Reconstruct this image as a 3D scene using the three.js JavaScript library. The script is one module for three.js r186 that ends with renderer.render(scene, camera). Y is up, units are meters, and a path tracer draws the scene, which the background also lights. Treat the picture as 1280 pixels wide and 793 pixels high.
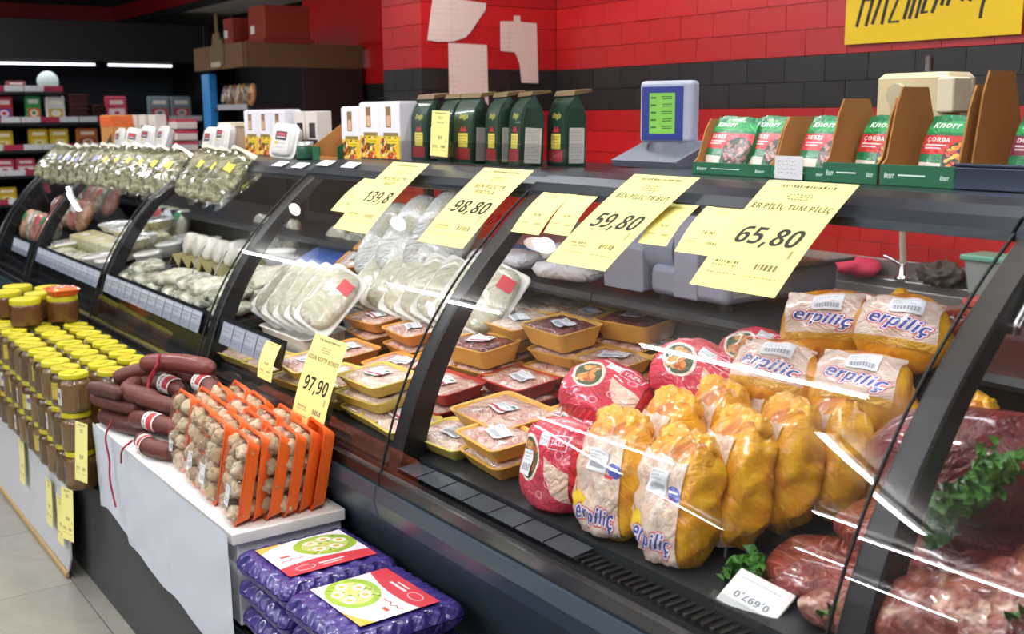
import * as THREE from 'three';
import { RoundedBoxGeometry } from 'three/addons/geometries/RoundedBoxGeometry.js';
import { ImprovedNoise } from 'three/addons/math/ImprovedNoise.js';
import { mergeGeometries, mergeVertices, toCreasedNormals } from 'three/addons/utils/BufferGeometryUtils.js';
import { RectAreaLightUniformsLib } from 'three/addons/lights/RectAreaLightUniformsLib.js';

// ---------------------------------------------------------------- camera, exposure, ceiling lights
RectAreaLightUniformsLib.init();
const scene = new THREE.Scene();
scene.background = new THREE.Color(0x0a0b0d);
const camera = new THREE.PerspectiveCamera(32.05, 1280 / 793, 0.05, 60);
camera.position.set(0, 1.576, 0);
{
  const right = new THREE.Vector3(0.5769, -0.0076, -0.8168), up = new THREE.Vector3(-0.1436, 0.9834, -0.1106), back = new THREE.Vector3(0.8041, 0.1811, 0.5662);
  camera.quaternion.setFromRotationMatrix(new THREE.Matrix4().makeBasis(right, up, back));
}
camera.focus = 2.5; camera.userData.fStop = 5;
const renderer = new THREE.WebGLRenderer({ antialias: true });
renderer.toneMapping = THREE.LinearToneMapping;
renderer.toneMappingExposure = 0.95;
renderer.shadowMap.enabled = true;

const CEIL = 3.0;
const LAMP = { ceilingTube: 112, downlight: 3.5, caseTube: 11, chillerTube: 14 };

// ---------------------------------------------------------------- helpers
const taken = new Map();
function numbered(n) { const k = taken.get(n) || 0; taken.set(n, k + 1); return k ? `${n}_${String(k).padStart(3, '0')}` : n; }
function rng(seed) { let a = seed >>> 0; return () => { a = (a + 0x6D2B79F5) >>> 0; let t = a; t = Math.imul(t ^ (t >>> 15), t | 1); t ^= t + Math.imul(t ^ (t >>> 7), t | 61); return ((t ^ (t >>> 14)) >>> 0) / 4294967296; }; }
const R = rng(7);
const rr = (a, b) => a + (b - a) * R();
const noise = new ImprovedNoise();
const N3 = (x, y, z) => noise.noise(x, y, z);
const fbm = (x, y, z, o = 4) => { let s = 0, a = 0.5; for (let i = 0; i < o; i++) { s += a * N3(x, y, z); x *= 2.03; y *= 2.03; z *= 2.03; a *= 0.5; } return s; };

function thing(name, label, category, pos = [0, 0, 0], rot = [0, 0, 0], group) {
  const o = new THREE.Group(); o.name = numbered(name); scene.add(o);
  o.position.set(...pos); o.rotation.set(...rot); o.userData = { label, category };
  if (group) o.userData.group = group;
  return o;
}
function part(parent, name, geo, mat, pos, rot, label) {
  const m = new THREE.Mesh(geo, mat); m.name = name; m.castShadow = m.receiveShadow = true;
  if (pos) m.position.set(...pos);
  if (rot) m.rotation.set(...rot);
  if (label) m.userData.label = label;
  parent.add(m); return m;
}
function solo(name, label, category, geo, mat, pos, rot, group) {
  const m = part(scene, numbered(name), geo, mat, pos, rot);
  m.userData = { label, category }; if (group) m.userData.group = group;
  return m;
}
function struct(name, geo, mat, pos, rot, label) {
  const m = part(scene, numbered(name), geo, mat, pos, rot); m.userData = { kind: 'structure' }; if (label) m.userData.label = label; return m;
}
function copyOf(src, pos, rot, label) {
  const c = src.clone(); c.name = numbered(src.name.replace(/_\d{3}$/, '')); c.userData = { ...src.userData }; scene.add(c);
  if (pos) c.position.set(...pos); if (rot) c.rotation.set(...rot); if (label) c.userData.label = label;
  return c;
}
const geoCache = new Map();
function box(w, h, d, r = 0.003) {
  const k = [w, h, d, r].map((v) => v.toFixed(4)).join();
  if (!geoCache.has(k)) geoCache.set(k, r > 0 ? new RoundedBoxGeometry(w, h, d, 2, Math.min(r, w / 2.01, h / 2.01, d / 2.01)) : new THREE.BoxGeometry(w, h, d));
  return geoCache.get(k);
}
const cyl = (r0, r1, h, n = 24) => new THREE.CylinderGeometry(r0, r1, h, n);
const lathe = (pts, n = 28) => new THREE.LatheGeometry(pts.map((p) => new THREE.Vector2(p[0], p[1])), n);
function tube(pts, r, seg = 24, rad = 10, closed = false) { return new THREE.TubeGeometry(new THREE.CatmullRomCurve3(pts.map((p) => new THREE.Vector3(...p)), closed), seg, r, rad, closed); }
// a section in (z, y), drawn out along x and centred
function profileX(pts, len, bevel = 0) {
  const s = new THREE.Shape(); pts.forEach(([z, y], i) => (i ? s.lineTo(-z, y) : s.moveTo(-z, y)));
  const g = new THREE.ExtrudeGeometry(s, { depth: len - 2 * bevel, bevelEnabled: bevel > 0, bevelSize: bevel, bevelThickness: bevel, bevelSegments: 1, steps: 1 });
  g.translate(0, 0, -len / 2 + bevel); g.rotateY(Math.PI / 2); return g;
}
function shapeXY(pts, depth, bevel = 0) {
  const s = new THREE.Shape(); pts.forEach(([x, y], i) => (i ? s.lineTo(x, y) : s.moveTo(x, y)));
  const g = new THREE.ExtrudeGeometry(s, { depth, bevelEnabled: bevel > 0, bevelSize: bevel, bevelThickness: bevel, bevelSegments: 1 });
  g.translate(0, 0, -depth / 2); return g;
}
function gridGeo(nu, nv, f) {   // f(u, v) -> [x, y, z], uv 0..1
  const P = [], U = [], I = [];
  for (let j = 0; j <= nv; j++) for (let i = 0; i <= nu; i++) { P.push(...f(i / nu, j / nv)); U.push(i / nu, j / nv); }
  for (let j = 0; j < nv; j++) for (let i = 0; i < nu; i++) { const a = j * (nu + 1) + i, b = a + 1, c = a + nu + 1, d = c + 1; I.push(a, b, d, a, d, c); }
  const g = new THREE.BufferGeometry(); g.setAttribute('position', new THREE.Float32BufferAttribute(P, 3)); g.setAttribute('uv', new THREE.Float32BufferAttribute(U, 2)); g.setIndex(I); g.computeVertexNormals(); return g;
}
// plump packs: a rounded body |x/hx|^p + |y/hy|^p + |z/hz|^p = 1 with wrinkles
function bulge(s, x, y, z) {
  const l = Math.hypot(x, y, z) || 1, f = s.freq || 14, k = s.seed || 0;
  const d = (s.bump || 0) * (N3(x * f + k, y * f, z * f + k) + 0.5 * N3(x * f * 2.3, y * f * 2.3 + k, z * f * 2.3));
  return [x + x / l * d, y + y / l * d, z + z / l * d];
}
function shapeIt(s, p) { return s.form ? s.form(p) : p; }
function packGeo(s) {
  const nu = s.nu || 28, nv = s.nv || 18, p = s.p || 2.6;
  const g = gridGeo(nu, nv, (u, v) => {
    const th = (1 - v) * Math.PI, ph = u * Math.PI * 2;
    const d = [Math.sin(th) * Math.cos(ph), Math.cos(th), -Math.sin(th) * Math.sin(ph)];
    const r = Math.pow(Math.pow(Math.abs(d[0] / s.hx), p) + Math.pow(Math.abs(d[1] / s.hy), p) + Math.pow(Math.abs(d[2] / s.hz), p), -1 / p);
    return shapeIt(s, bulge(s, d[0] * r, d[1] * r, d[2] * r));
  });
  const uv = g.attributes.uv.clone(); g.deleteAttribute('uv'); g.deleteAttribute('normal');
  const m = mergeVertices(g, 1e-5); m.computeVertexNormals();
  const q = m.attributes.position, U = [];
  for (let i = 0; i < q.count; i++) U.push((0.77 * q.getX(i) - 0.63 * q.getZ(i)) * 4.5, (-0.32 * q.getX(i) + 0.86 * q.getY(i) - 0.39 * q.getZ(i)) * 4.5);
  m.setAttribute('uv', new THREE.Float32BufferAttribute(U, 2)); return m;
}
function patchGeo(s, a0, a1, b0, b1, off = 0.0012, n = 12, side = 1) {
  const p = s.p || 2.6;
  return gridGeo(n, n, (u, v) => {
    const a = a0 + (a1 - a0) * (side > 0 ? u : 1 - u), b = b0 + (b1 - b0) * v;
    const q = bulge(s, a * s.hx, b * s.hy, side * s.hz * Math.pow(Math.max(0.0004, 1 - Math.pow(Math.abs(a), p) - Math.pow(Math.abs(b), p)), 1 / p));
    const l = Math.hypot(...q); const k = 1 + off / l * 1.4; return shapeIt(s, [q[0] * k, q[1] * k, q[2] * k + side * off]);
  });
}
function rrect(l, w, r, n = 5) {   // outline of a rounded rectangle, l along x, w along z
  const out = []; const cs = [[1, 1, 0], [-1, 1, 1], [-1, -1, 2], [1, -1, 3]];
  for (const [sx, sz, q] of cs) for (let i = 0; i <= n; i++) { const a = (q + i / n) * Math.PI / 2; out.push([sx * (l / 2 - r) + r * Math.cos(a), sz * (w / 2 - r) + r * Math.sin(a)]); }
  return out;
}
function loft(rings, capFirst = true, capLast = true, crease = 0.6) {   // rings: [outline[[x, z]], y]
  const P = [], I = []; const n = rings[0][0].length;
  rings.forEach(([o, y]) => o.forEach(([x, z]) => P.push(x, y, z)));
  for (let k = 0; k + 1 < rings.length; k++) for (let i = 0; i < n; i++) { const a = k * n + i, b = k * n + (i + 1) % n, c = a + n, d = b + n; I.push(a, c, d, a, d, b); }
  const cap = (k, flip) => { const c = P.length / 3; let sx = 0, sz = 0; rings[k][0].forEach(([x, z]) => { sx += x; sz += z; }); P.push(sx / n, rings[k][1], sz / n); for (let i = 0; i < n; i++) { const a = k * n + i, b = k * n + (i + 1) % n; flip ? I.push(c, a, b) : I.push(c, b, a); } };
  if (capFirst) cap(0, true); if (capLast) cap(rings.length - 1, false);
  const g = new THREE.BufferGeometry(); g.setAttribute('position', new THREE.Float32BufferAttribute(P, 3)); g.setIndex(I);
  const c = toCreasedNormals(g, crease); const q = c.attributes.position, U = [];
  for (let i = 0; i < q.count; i++) U.push(q.getX(i) * 5, q.getZ(i) * 5 + q.getY(i) * 3);
  c.setAttribute('uv', new THREE.Float32BufferAttribute(U, 2)); return c;
}
function trayGeo(L, W, H, r = 0.018, taper = 0.016, lip = 0.004, well = 0.006) {
  return loft([[rrect(L - 2 * taper, W - 2 * taper, r * 0.7), 0], [rrect(L, W, r), H - 0.003], [rrect(L + 2 * lip, W + 2 * lip, r + lip), H], [rrect(L + 2 * lip, W + 2 * lip, r + lip), H + 0.002], [rrect(L - 0.008, W - 0.008, r * 0.8), H + 0.001], [rrect(L - 2 * taper - 0.006, W - 2 * taper - 0.006, r * 0.6), well]], true, true, 0.5);
}
function moundGeo(L, W, h, seed = 0, bump = 0.006, freq = 40, n = 18, m = 14) {   // the food in a tray, under film
  return gridGeo(n, m, (u, v) => {
    let a = u * 2 - 1, b = 1 - v * 2; const e = Math.pow(Math.max(0, 1 - Math.pow(Math.abs(a), 5)), 0.3) * Math.pow(Math.max(0, 1 - Math.pow(Math.abs(b), 5)), 0.3);
    const x = a * L / 2, z = b * W / 2; return [x, h * e + bump * e * (N3(x * freq + seed, z * freq, seed) + 0.5 * N3(x * freq * 2, z * freq * 2 + seed, 0)), z];
  });
}
// ---------------------------------------------------------------- textures
function canvasTex(w, h, draw) {
  const c = document.createElement('canvas'); c.width = w; c.height = h; const g = c.getContext('2d'); draw(g, w, h);
  const t = new THREE.CanvasTexture(c); t.colorSpace = THREE.SRGBColorSpace; t.magFilter = THREE.LinearFilter; return t;
}
function dataTex(n, f, srgb = true) {   // f(u, v) -> [r, g, b] 0..255, wraps
  const d = new Uint8Array(n * n * 4);
  for (let j = 0; j < n; j++) for (let i = 0; i < n; i++) { const c = f(i / n, j / n), k = (j * n + i) * 4; d[k] = c[0]; d[k + 1] = c[1]; d[k + 2] = c[2]; d[k + 3] = 255; }
  const t = new THREE.DataTexture(d, n, n); t.wrapS = t.wrapT = THREE.RepeatWrapping; t.magFilter = THREE.LinearFilter; t.minFilter = THREE.LinearFilter; if (srgb) t.colorSpace = THREE.SRGBColorSpace; t.needsUpdate = true; return t;
}
const tile2 = (u, v, f, k, o = 4) => { const a = u * 2 * Math.PI, b = v * 2 * Math.PI, q = f / 6.283; return fbm(Math.cos(a) * q + k, Math.sin(a) * q + Math.cos(b) * q * 1.3, Math.sin(b) * q + k * 1.7, o); };
const mix3 = (a, b, t) => [0, 1, 2].map((i) => a[i] + (b[i] - a[i]) * Math.min(1, Math.max(0, t)));
const bumpFilm = dataTex(256, (u, v) => { const a = Math.abs(tile2(u, v, 7, 3, 4)), b = Math.abs(tile2(u, v, 16, 9, 3)); const g = 255 * Math.min(1, 2.6 * a + 1.2 * b); return [g, g, g]; }, false);
const bumpFine = dataTex(256, (u, v) => { const g = 128 + 220 * tile2(u, v, 38, 5, 3); return [g, g, g].map((q) => Math.max(0, Math.min(255, q))); }, false);
function phys(o) { return new THREE.MeshPhysicalMaterial(o); }
function std(c, rough = 0.6, extra = {}) { return new THREE.MeshStandardMaterial({ color: c, roughness: rough, ...extra }); }
function wrapped(map, o = {}) { return phys({ map, roughness: 0.45, clearcoat: 0.9, clearcoatRoughness: 0.12, bumpMap: bumpFilm, bumpScale: 0.004, ...o }); }

const texChicken = dataTex(256, (u, v) => { const a = tile2(u, v, 6, 1, 4), b = tile2(u, v, 14, 7, 3); let c = mix3([206, 150, 138], [236, 208, 192], 0.5 + 1.6 * a); c = mix3(c, [244, 234, 222], 2.4 * b - 0.3); return mix3(c, [176, 92, 86], -2.4 * a - 0.55); });
const texPale = dataTex(256, (u, v) => { const a = tile2(u, v, 5, 11, 4), b = tile2(u, v, 18, 3, 3); let c = mix3([214, 178, 160], [240, 224, 206], 0.5 + 1.5 * a); return mix3(c, [250, 246, 238], 2.2 * b - 0.2); });
const texDarkMeat = dataTex(256, (u, v) => { const a = tile2(u, v, 5, 21, 4), b = Math.abs(tile2(u, v, 7, 33, 3)); let c = mix3([92, 32, 34], [140, 58, 52], 0.5 + 1.5 * a); return mix3(c, [206, 170, 154], 0.7 - b * 16); });
const texLiver = dataTex(256, (u, v) => { const a = tile2(u, v, 5, 41, 4); return mix3([84, 22, 26], [128, 40, 42], 0.5 + 1.5 * a); });
const texFatMeat = dataTex(256, (u, v) => { const a = tile2(u, v, 6, 51, 4), b = tile2(u, v, 4, 63, 4); let c = mix3([112, 52, 48], [160, 96, 80], 0.5 + 1.9 * a); return mix3(c, [206, 176, 156], 4.2 * b - 0.3); });
const texSkin = dataTex(256, (u, v) => { const a = tile2(u, v, 5, 71, 4), b = tile2(u, v, 22, 5, 3); let c = mix3([212, 138, 18], [243, 184, 30], 0.5 + 1.6 * a); c = mix3(c, [250, 206, 66], 2.0 * b - 0.2); return mix3(c, [178, 86, 26], -3 * a - 0.75); });
const texCurd = dataTex(256, (u, v) => { const a = tile2(u, v, 9, 81, 4), b = tile2(u, v, 26, 13, 3); let c = mix3([214, 212, 190], [244, 243, 232], 0.5 + 1.6 * a); return mix3(c, [184, 182, 150], -2.6 * b - 0.45); });
const texGreyGreen = dataTex(256, (u, v) => { const a = tile2(u, v, 8, 91, 4), b = tile2(u, v, 20, 15, 3); let c = mix3([124, 128, 104], [206, 208, 190], 0.5 + 1.8 * a); return mix3(c, [88, 94, 66], -2.8 * b - 0.5); });
const texPouch = dataTex(256, (u, v) => { const a = tile2(u, v, 7, 23, 4), b = tile2(u, v, 17, 29, 3); let c = mix3([128, 126, 100], [222, 220, 200], 0.5 + 2.0 * a); return mix3(c, [196, 186, 90], 2.6 * b - 0.75); });
const texRed = dataTex(128, (u, v) => { const a = tile2(u, v, 5, 31, 4); return mix3([196, 22, 44], [226, 48, 66], 0.5 + 1.4 * a); });

// ---------------------------------------------------------------- shared materials
const M = {
  blackPaint: std(0x14171a, 0.38), blackGloss: phys({ color: 0x101418, roughness: 0.28, clearcoat: 0.4, clearcoatRoughness: 0.2 }), slate: phys({ color: 0x36454f, roughness: 0.34, clearcoat: 0.35, clearcoatRoughness: 0.25 }),
  rail: std(0x2d343c, 0.3, { metalness: 0.5 }), darkGrey: std(0x24272a, 0.55), deck: std(0x2c3033, 0.42, { metalness: 0.3 }), plinth: std(0x3f4242, 0.6), seal: std(0x08090a, 0.6),
  steel: std(0xaaacab, 0.34, { metalness: 0.85 }), brushed: std(0x9c9c98, 0.42, { metalness: 0.7 }), chrome: std(0xd0d2d4, 0.15, { metalness: 1 }),
  white: std(0xe8e6e0, 0.55), paper: std(0xe6e2d8, 0.85), card: std(0xa8743c, 0.85, { bumpMap: bumpFine, bumpScale: 0.0006 }), cardDark: std(0x4a3220, 0.8), kraft: std(0x7a5c3a, 0.85),
  foamYellow: std(0xe3b04e, 0.5), foamRed: std(0xc03a30, 0.45), foamOrange: std(0xe8641e, 0.42, { bumpMap: bumpFine, bumpScale: 0.0004 }), foamTan: std(0xdd9a3e, 0.5), foamWhite: std(0xe9e8e0, 0.5), foamPaleYellow: std(0xd8c460, 0.5),
  glass: phys({ color: 0xffffff, roughness: 0, transmission: 1, thickness: 0, ior: 1.5 }), film: phys({ color: 0xffffff, roughness: 0.06, transmission: 1, thickness: 0, ior: 1.45, bumpMap: bumpFilm, bumpScale: 0.006 }), acrylic: phys({ color: 0xf2f4f4, roughness: 0.02, transmission: 1, thickness: 0, ior: 1.49 }),
  greyPlastic: std(0xa9b1c4, 0.42), greyPlasticDark: std(0x5b606c, 0.5), blue: std(0x2a8ad4, 0.4), green: std(0x155a3a, 0.6), cream: std(0xcfc09a, 0.45),
};
// ---------------------------------------------------------------- lamps of the shop, and rows added to brighten it
const tubeGlow = std(0xffffff, 0.4, { emissive: 0xf4f8ff, emissiveIntensity: 26 });
function ceilingTube(pos, len, alongX, label) {
  const t = thing('ceiling_tube_lamp', label, 'ceiling lamp', pos, [0, alongX ? 0 : Math.PI / 2, 0], 'fluorescent tubes under the ceiling');
  part(t, 'fitting', box(len, 0.05, 0.07, 0.006), M.white, [0, 0.06, 0]);
  for (const s of [-1, 1]) part(t, 'socket', box(0.02, 0.05, 0.04, 0.004), M.white, [s * (len / 2 - 0.01), 0.015, 0]);
  part(t, 'lamp_tube', cyl(0.016, 0.016, len - 0.04, 16), tubeGlow, [0, 0, 0], [0, 0, Math.PI / 2]);
  const l = new THREE.RectAreaLight(0xf6f8ff, LAMP.ceilingTube, len - 0.06, 0.05); l.position.set(0, -0.02, 0); l.rotation.x = -Math.PI / 2; t.add(l);
  const u = new THREE.RectAreaLight(0xf6f8ff, LAMP.ceilingTube * 0.45, len - 0.06, 0.05); u.position.set(0, 0.088, 0); u.rotation.x = Math.PI / 2; t.add(u);   // upward light added to make the ceiling glow
}
for (const x of [-0.7, -3.0, -5.3, -7.7]) ceilingTube([x, 2.85, -0.28], 1.25, true, 'fluorescent tube lamp running along the counter');
for (const [x, z] of [[-2.85, 0.95], [-7.1, 3.4], [-7.1, 5.0]]) ceilingTube([x, 2.85, z], 1.25, false, 'fluorescent tube lamp set across the counter');
for (const x of [2.0, -0.6, -3.2, -5.8]) ceilingTube([x, 2.85, 2.3], 1.5, true, 'unseen tube lamp added above the shopping aisle for more frontal light');  // unseen row added to throw more light on upright surfaces
for (const x of [-1.3, -3.7]) ceilingTube([x, 2.85, -2.35], 1.25, true, 'unseen tube lamp added above the service aisle to brighten the red wall');  // added out of view to brighten the wall behind the counter
for (const x of [1.2, -1.8, -4.8]) ceilingTube([x, 2.85, 4.6], 1.5, true, 'unseen tube lamp added above the far shopping aisle for more frontal light');  // second added row, raises the overall brightness from the front
const discGlow = std(0xffffff, 0.4, { emissive: 0xfff6ea, emissiveIntensity: 22 });
for (const x of [-1.4, -2.8, -4.2, -5.62, -7.05, -8.5]) {
  const t = thing('downlight', 'round recessed downlight in the ceiling above the counter', 'ceiling lamp', [x, CEIL, -1.22], [0, 0, 0], 'round downlights above the counter');
  part(t, 'trim_ring', lathe([[0.085, 0], [0.115, 0], [0.115, -0.012], [0.095, -0.016], [0.085, -0.004], [0.085, 0]], 28), M.white);
  part(t, 'lamp_disc', cyl(0.085, 0.085, 0.006, 28), discGlow, [0, -0.006, 0]);
  const l = new THREE.SpotLight(0xfff4e6, LAMP.downlight, 0, 1.0, 0.6, 2); l.position.set(0, -0.03, 0); l.target.position.set(0, -2, 0); l.castShadow = true; l.shadow.radius = 4; t.add(l, l.target);
}

// ---------------------------------------------------------------- the room
const matRed = std(0xb01316, 0.42, { bumpMap: bumpFine, bumpScale: 0.0005 }), matRedTile = [0xb01316, 0xa81215, 0xb81619].map((c) => phys({ color: c, roughness: 0.4, clearcoat: 0.3, clearcoatRoughness: 0.3 })), matBlackTile = [0x1c1a19, 0x211f1e].map((c) => std(c, 0.45)), matBlackWall = std(0x1d1b1b, 0.6), matGrout = std(0x5c1012, 0.8), matGreyCeil = std(0xd9d6d0, 0.9), matDark = std(0x0d0f12, 0.8), matShopWall = std(0xb8b5ae, 0.9);
const texFloor = dataTex(256, (u, v) => { const a = tile2(u, v, 8, 17, 4); return mix3([142, 139, 128], [154, 151, 140], 0.5 + 1.0 * a); });
const matFloor = [1, 0.96, 1.03].map((k) => phys({ map: texFloor, color: new THREE.Color(k, k, k * 0.99), roughness: 0.28, clearcoat: 0.3, clearcoatRoughness: 0.2 }));
{
  const f = new THREE.Group(); f.name = 'floor'; f.userData = { kind: 'structure', label: 'pale beige ceramic floor tiles' }; scene.add(f);
  part(f, 'screed', new THREE.BoxGeometry(20, 0.1, 14), std(0x6a6660, 0.9), [-4, -0.056, 1]);
  const g = box(0.5965, 0.012, 0.5965, 0.0015);
  for (let i = -16; i <= 6; i++) for (let k = -5; k <= 4; k++) part(f, 'floor_tile', g, matFloor[(i * 7 + k * 3 + 240) % 3], [-3.793 + 0.6 * (i + 0.5), -0.006, -0.82 + 0.6 * (k + 0.5)]);
}
function tiledWall(name, label, W, y0, y1, place, makeBase) {   // 20 x 10 cm painted wall tiles in half bond
  const g = new THREE.Group(); g.name = name; g.userData = { kind: 'structure', label }; scene.add(g); place(g); makeBase(g);
  const cols = Math.ceil(W / 0.2) + 1;
  for (let r = Math.round((y0 - 1.59) / 0.1); 1.59 + r * 0.1 < y1 - 0.001; r++) for (let c = 0; c < cols; c++) {
    const a = Math.max(0, c * 0.2 - (r & 1 ? 0.1 : 0)), b = Math.min(W, (c + 1) * 0.2 - (r & 1 ? 0.1 : 0)); if (b - a < 0.02) continue;
    const black = r === 0 || r === 1;
    part(g, 'wall_tile', box(+(b - a - 0.0016).toFixed(4), 0.0984, 0.008, 0.0014), black ? matBlackTile[(r + c) & 1] : matRedTile[(r * 5 + c * 3 + 900) % 3], [(a + b) / 2, 1.59 + (r + 0.5) * 0.1, 0.004]);
  }
  return g;
}
const slab = (g, w, y0, y1, m, x = w / 2, t = 0.06) => part(g, 'masonry', new THREE.BoxGeometry(w, y1 - y0, t), m, [x, (y0 + y1) / 2, -t / 2]);
tiledWall('wall_back', 'red tiled wall with a black stripe behind the counter', 3.36, 0.79, 2.2, (g) => g.position.set(-4.565, 0, -3.508), (g) => { slab(g, 7.6, 0, 3, matGrout, 3.8, 0.1); });
tiledWall('wall_pillar', 'projecting red tiled pillar with a black stripe', 0.37, 0.69, 2.3, (g) => g.position.set(-4.935, 0, -2.716), (g) => { part(g, 'masonry', new THREE.BoxGeometry(0.362, 3, 0.79), matGrout, [0.181, 1.5, -0.396]); });
tiledWall('wall_pillar_side', 'side face of the red pillar with a black stripe', 0.79, 0.69, 2.3, (g) => { g.position.set(-4.574, 0, -2.71); g.rotation.y = Math.PI / 2; }, (g) => { slab(g, 0.788, 0, 0.69, matGrout, 0.394, 0.004); });
{
  const g = new THREE.Group(); g.name = 'wall_back_far'; g.userData = { kind: 'structure', label: 'smooth red wall boards with a black stripe beyond the pillar' }; scene.add(g); g.position.set(-7.53, 0, -3.5);
  slab(g, 2.6, 0, 3, matBlackWall, 1.3, 0.1);
  part(g, 'wall_panel', box(2.6, 1.2, 0.012, 0.003), std(0xc41519, 0.4), [1.3, 1.775 + 0.6, 0.004]);
  part(g, 'wall_panel', box(2.6, 0.9, 0.006, 0.002), matRed, [1.3, 1.575 - 0.45, 0.002]);
}
struct('ceiling', new THREE.BoxGeometry(20, 0.1, 14), matGreyCeil, [-4, CEIL + 0.05, 1]);
struct('wall_black', new THREE.BoxGeometry(1.6, 3, 0.3), matDark, [-8.35, 1.5, -3.75]);
struct('wall_rear', new THREE.BoxGeometry(8, 3, 0.1), matDark, [-10, 1.5, -5.9]);
struct('wall_left', new THREE.BoxGeometry(0.1, 3, 14), matDark, [-13.9, 1.5, 1]);
struct('wall_front', new THREE.BoxGeometry(20, 3, 0.1), matShopWall, [-4, 1.5, 7.9]);
struct('wall_right', new THREE.BoxGeometry(0.1, 3, 14), matShopWall, [5.9, 1.5, 1]);
struct('wall_right_back', new THREE.BoxGeometry(3.4, 3, 0.1), matRed, [4.4, 1.5, -3.56]);
// lowered soffit with a red stripe on its black fascia
{
  const g = new THREE.Group(); g.name = 'trim_1'; g.userData = { kind: 'structure', label: 'lowered grey soffit with black and red edging' }; scene.add(g);
  const fas = (w, pos, ry) => { const f = new THREE.Group(); f.name = 'fascia'; f.position.set(...pos); f.rotation.y = ry; g.add(f);
    part(f, 'black_edge', box(w, 0.05, 0.03, 0.003), matDark, [0, 2.425, 0]); part(f, 'red_stripe', box(w, 0.13, 0.028, 0.003), std(0x8e1218, 0.5), [0, 2.515, 0]); part(f, 'black_board', box(w, 0.42, 0.03, 0.003), matDark, [0, 2.79, 0]); };
  fas(3.2, [-9.25, 0, -3.12], 0); fas(6, [-10.85, 0, -0.12], Math.PI / 2);
  part(g, 'soffit_board', new THREE.BoxGeometry(3.2, 0.05, 2.7), matGreyCeil, [-9.25, 2.43, -4.48]);
  part(g, 'soffit_board', new THREE.BoxGeometry(3, 0.05, 9), matGreyCeil, [-12.37, 2.43, -1.4]);
}
// ---------------------------------------------------------------- refrigerated counter, one section after another
const GZ = [[0.764, -1.156], [0.83, -1.174], [0.9, -1.197], [0.95, -1.217], [1.0, -1.24], [1.05, -1.267], [1.1, -1.298], [1.15, -1.334], [1.2, -1.374], [1.25, -1.421], [1.3, -1.472], [1.35, -1.527], [1.395, -1.585]];
function glassZ(y) { for (let i = 0; i + 1 < GZ.length; i++) if (y <= GZ[i + 1][0] || i === GZ.length - 2) { const t = (y - GZ[i][0]) / (GZ[i + 1][0] - GZ[i][0]); return GZ[i][1] + t * (GZ[i + 1][1] - GZ[i][1]); } }
const lift = (y, dy) => y + dy * Math.max(0, (y - 0.764) / 0.67);
const CASES = [
  { x0: -0.922, x1: 0.33, dy: 0, raised: 0, label: 'dark curved-glass counter section holding red meat and parsley' },
  { x0: -2.17, x1: -0.922, dy: 0, raised: 0, label: 'dark curved-glass counter section holding wrapped whole chickens' },
  { x0: -3.413, x1: -2.17, dy: -0.006, raised: 0.0, label: 'dark curved-glass counter section holding white cheese packs and yellow trays' },
  { x0: -4.662, x1: -3.413, dy: -0.02, raised: 0.1, label: 'dark curved-glass counter section holding white cheese rounds' },
  { x0: -5.912, x1: -4.662, dy: -0.036, raised: 0.1, label: 'dark curved-glass counter section holding cheese slabs' },
  { x0: -6.72, x1: -5.912, dy: -0.05, raised: 0.1, label: 'short end section of the counter with a black end panel' },
];
const deckY = (z, raised = 0) => 0.80 + (-z - 1.22) * 0.13 + raised;
const caseGlow = std(0xffffff, 0.4, { emissive: 0xf4f7ff, emissiveIntensity: 5 });
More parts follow.
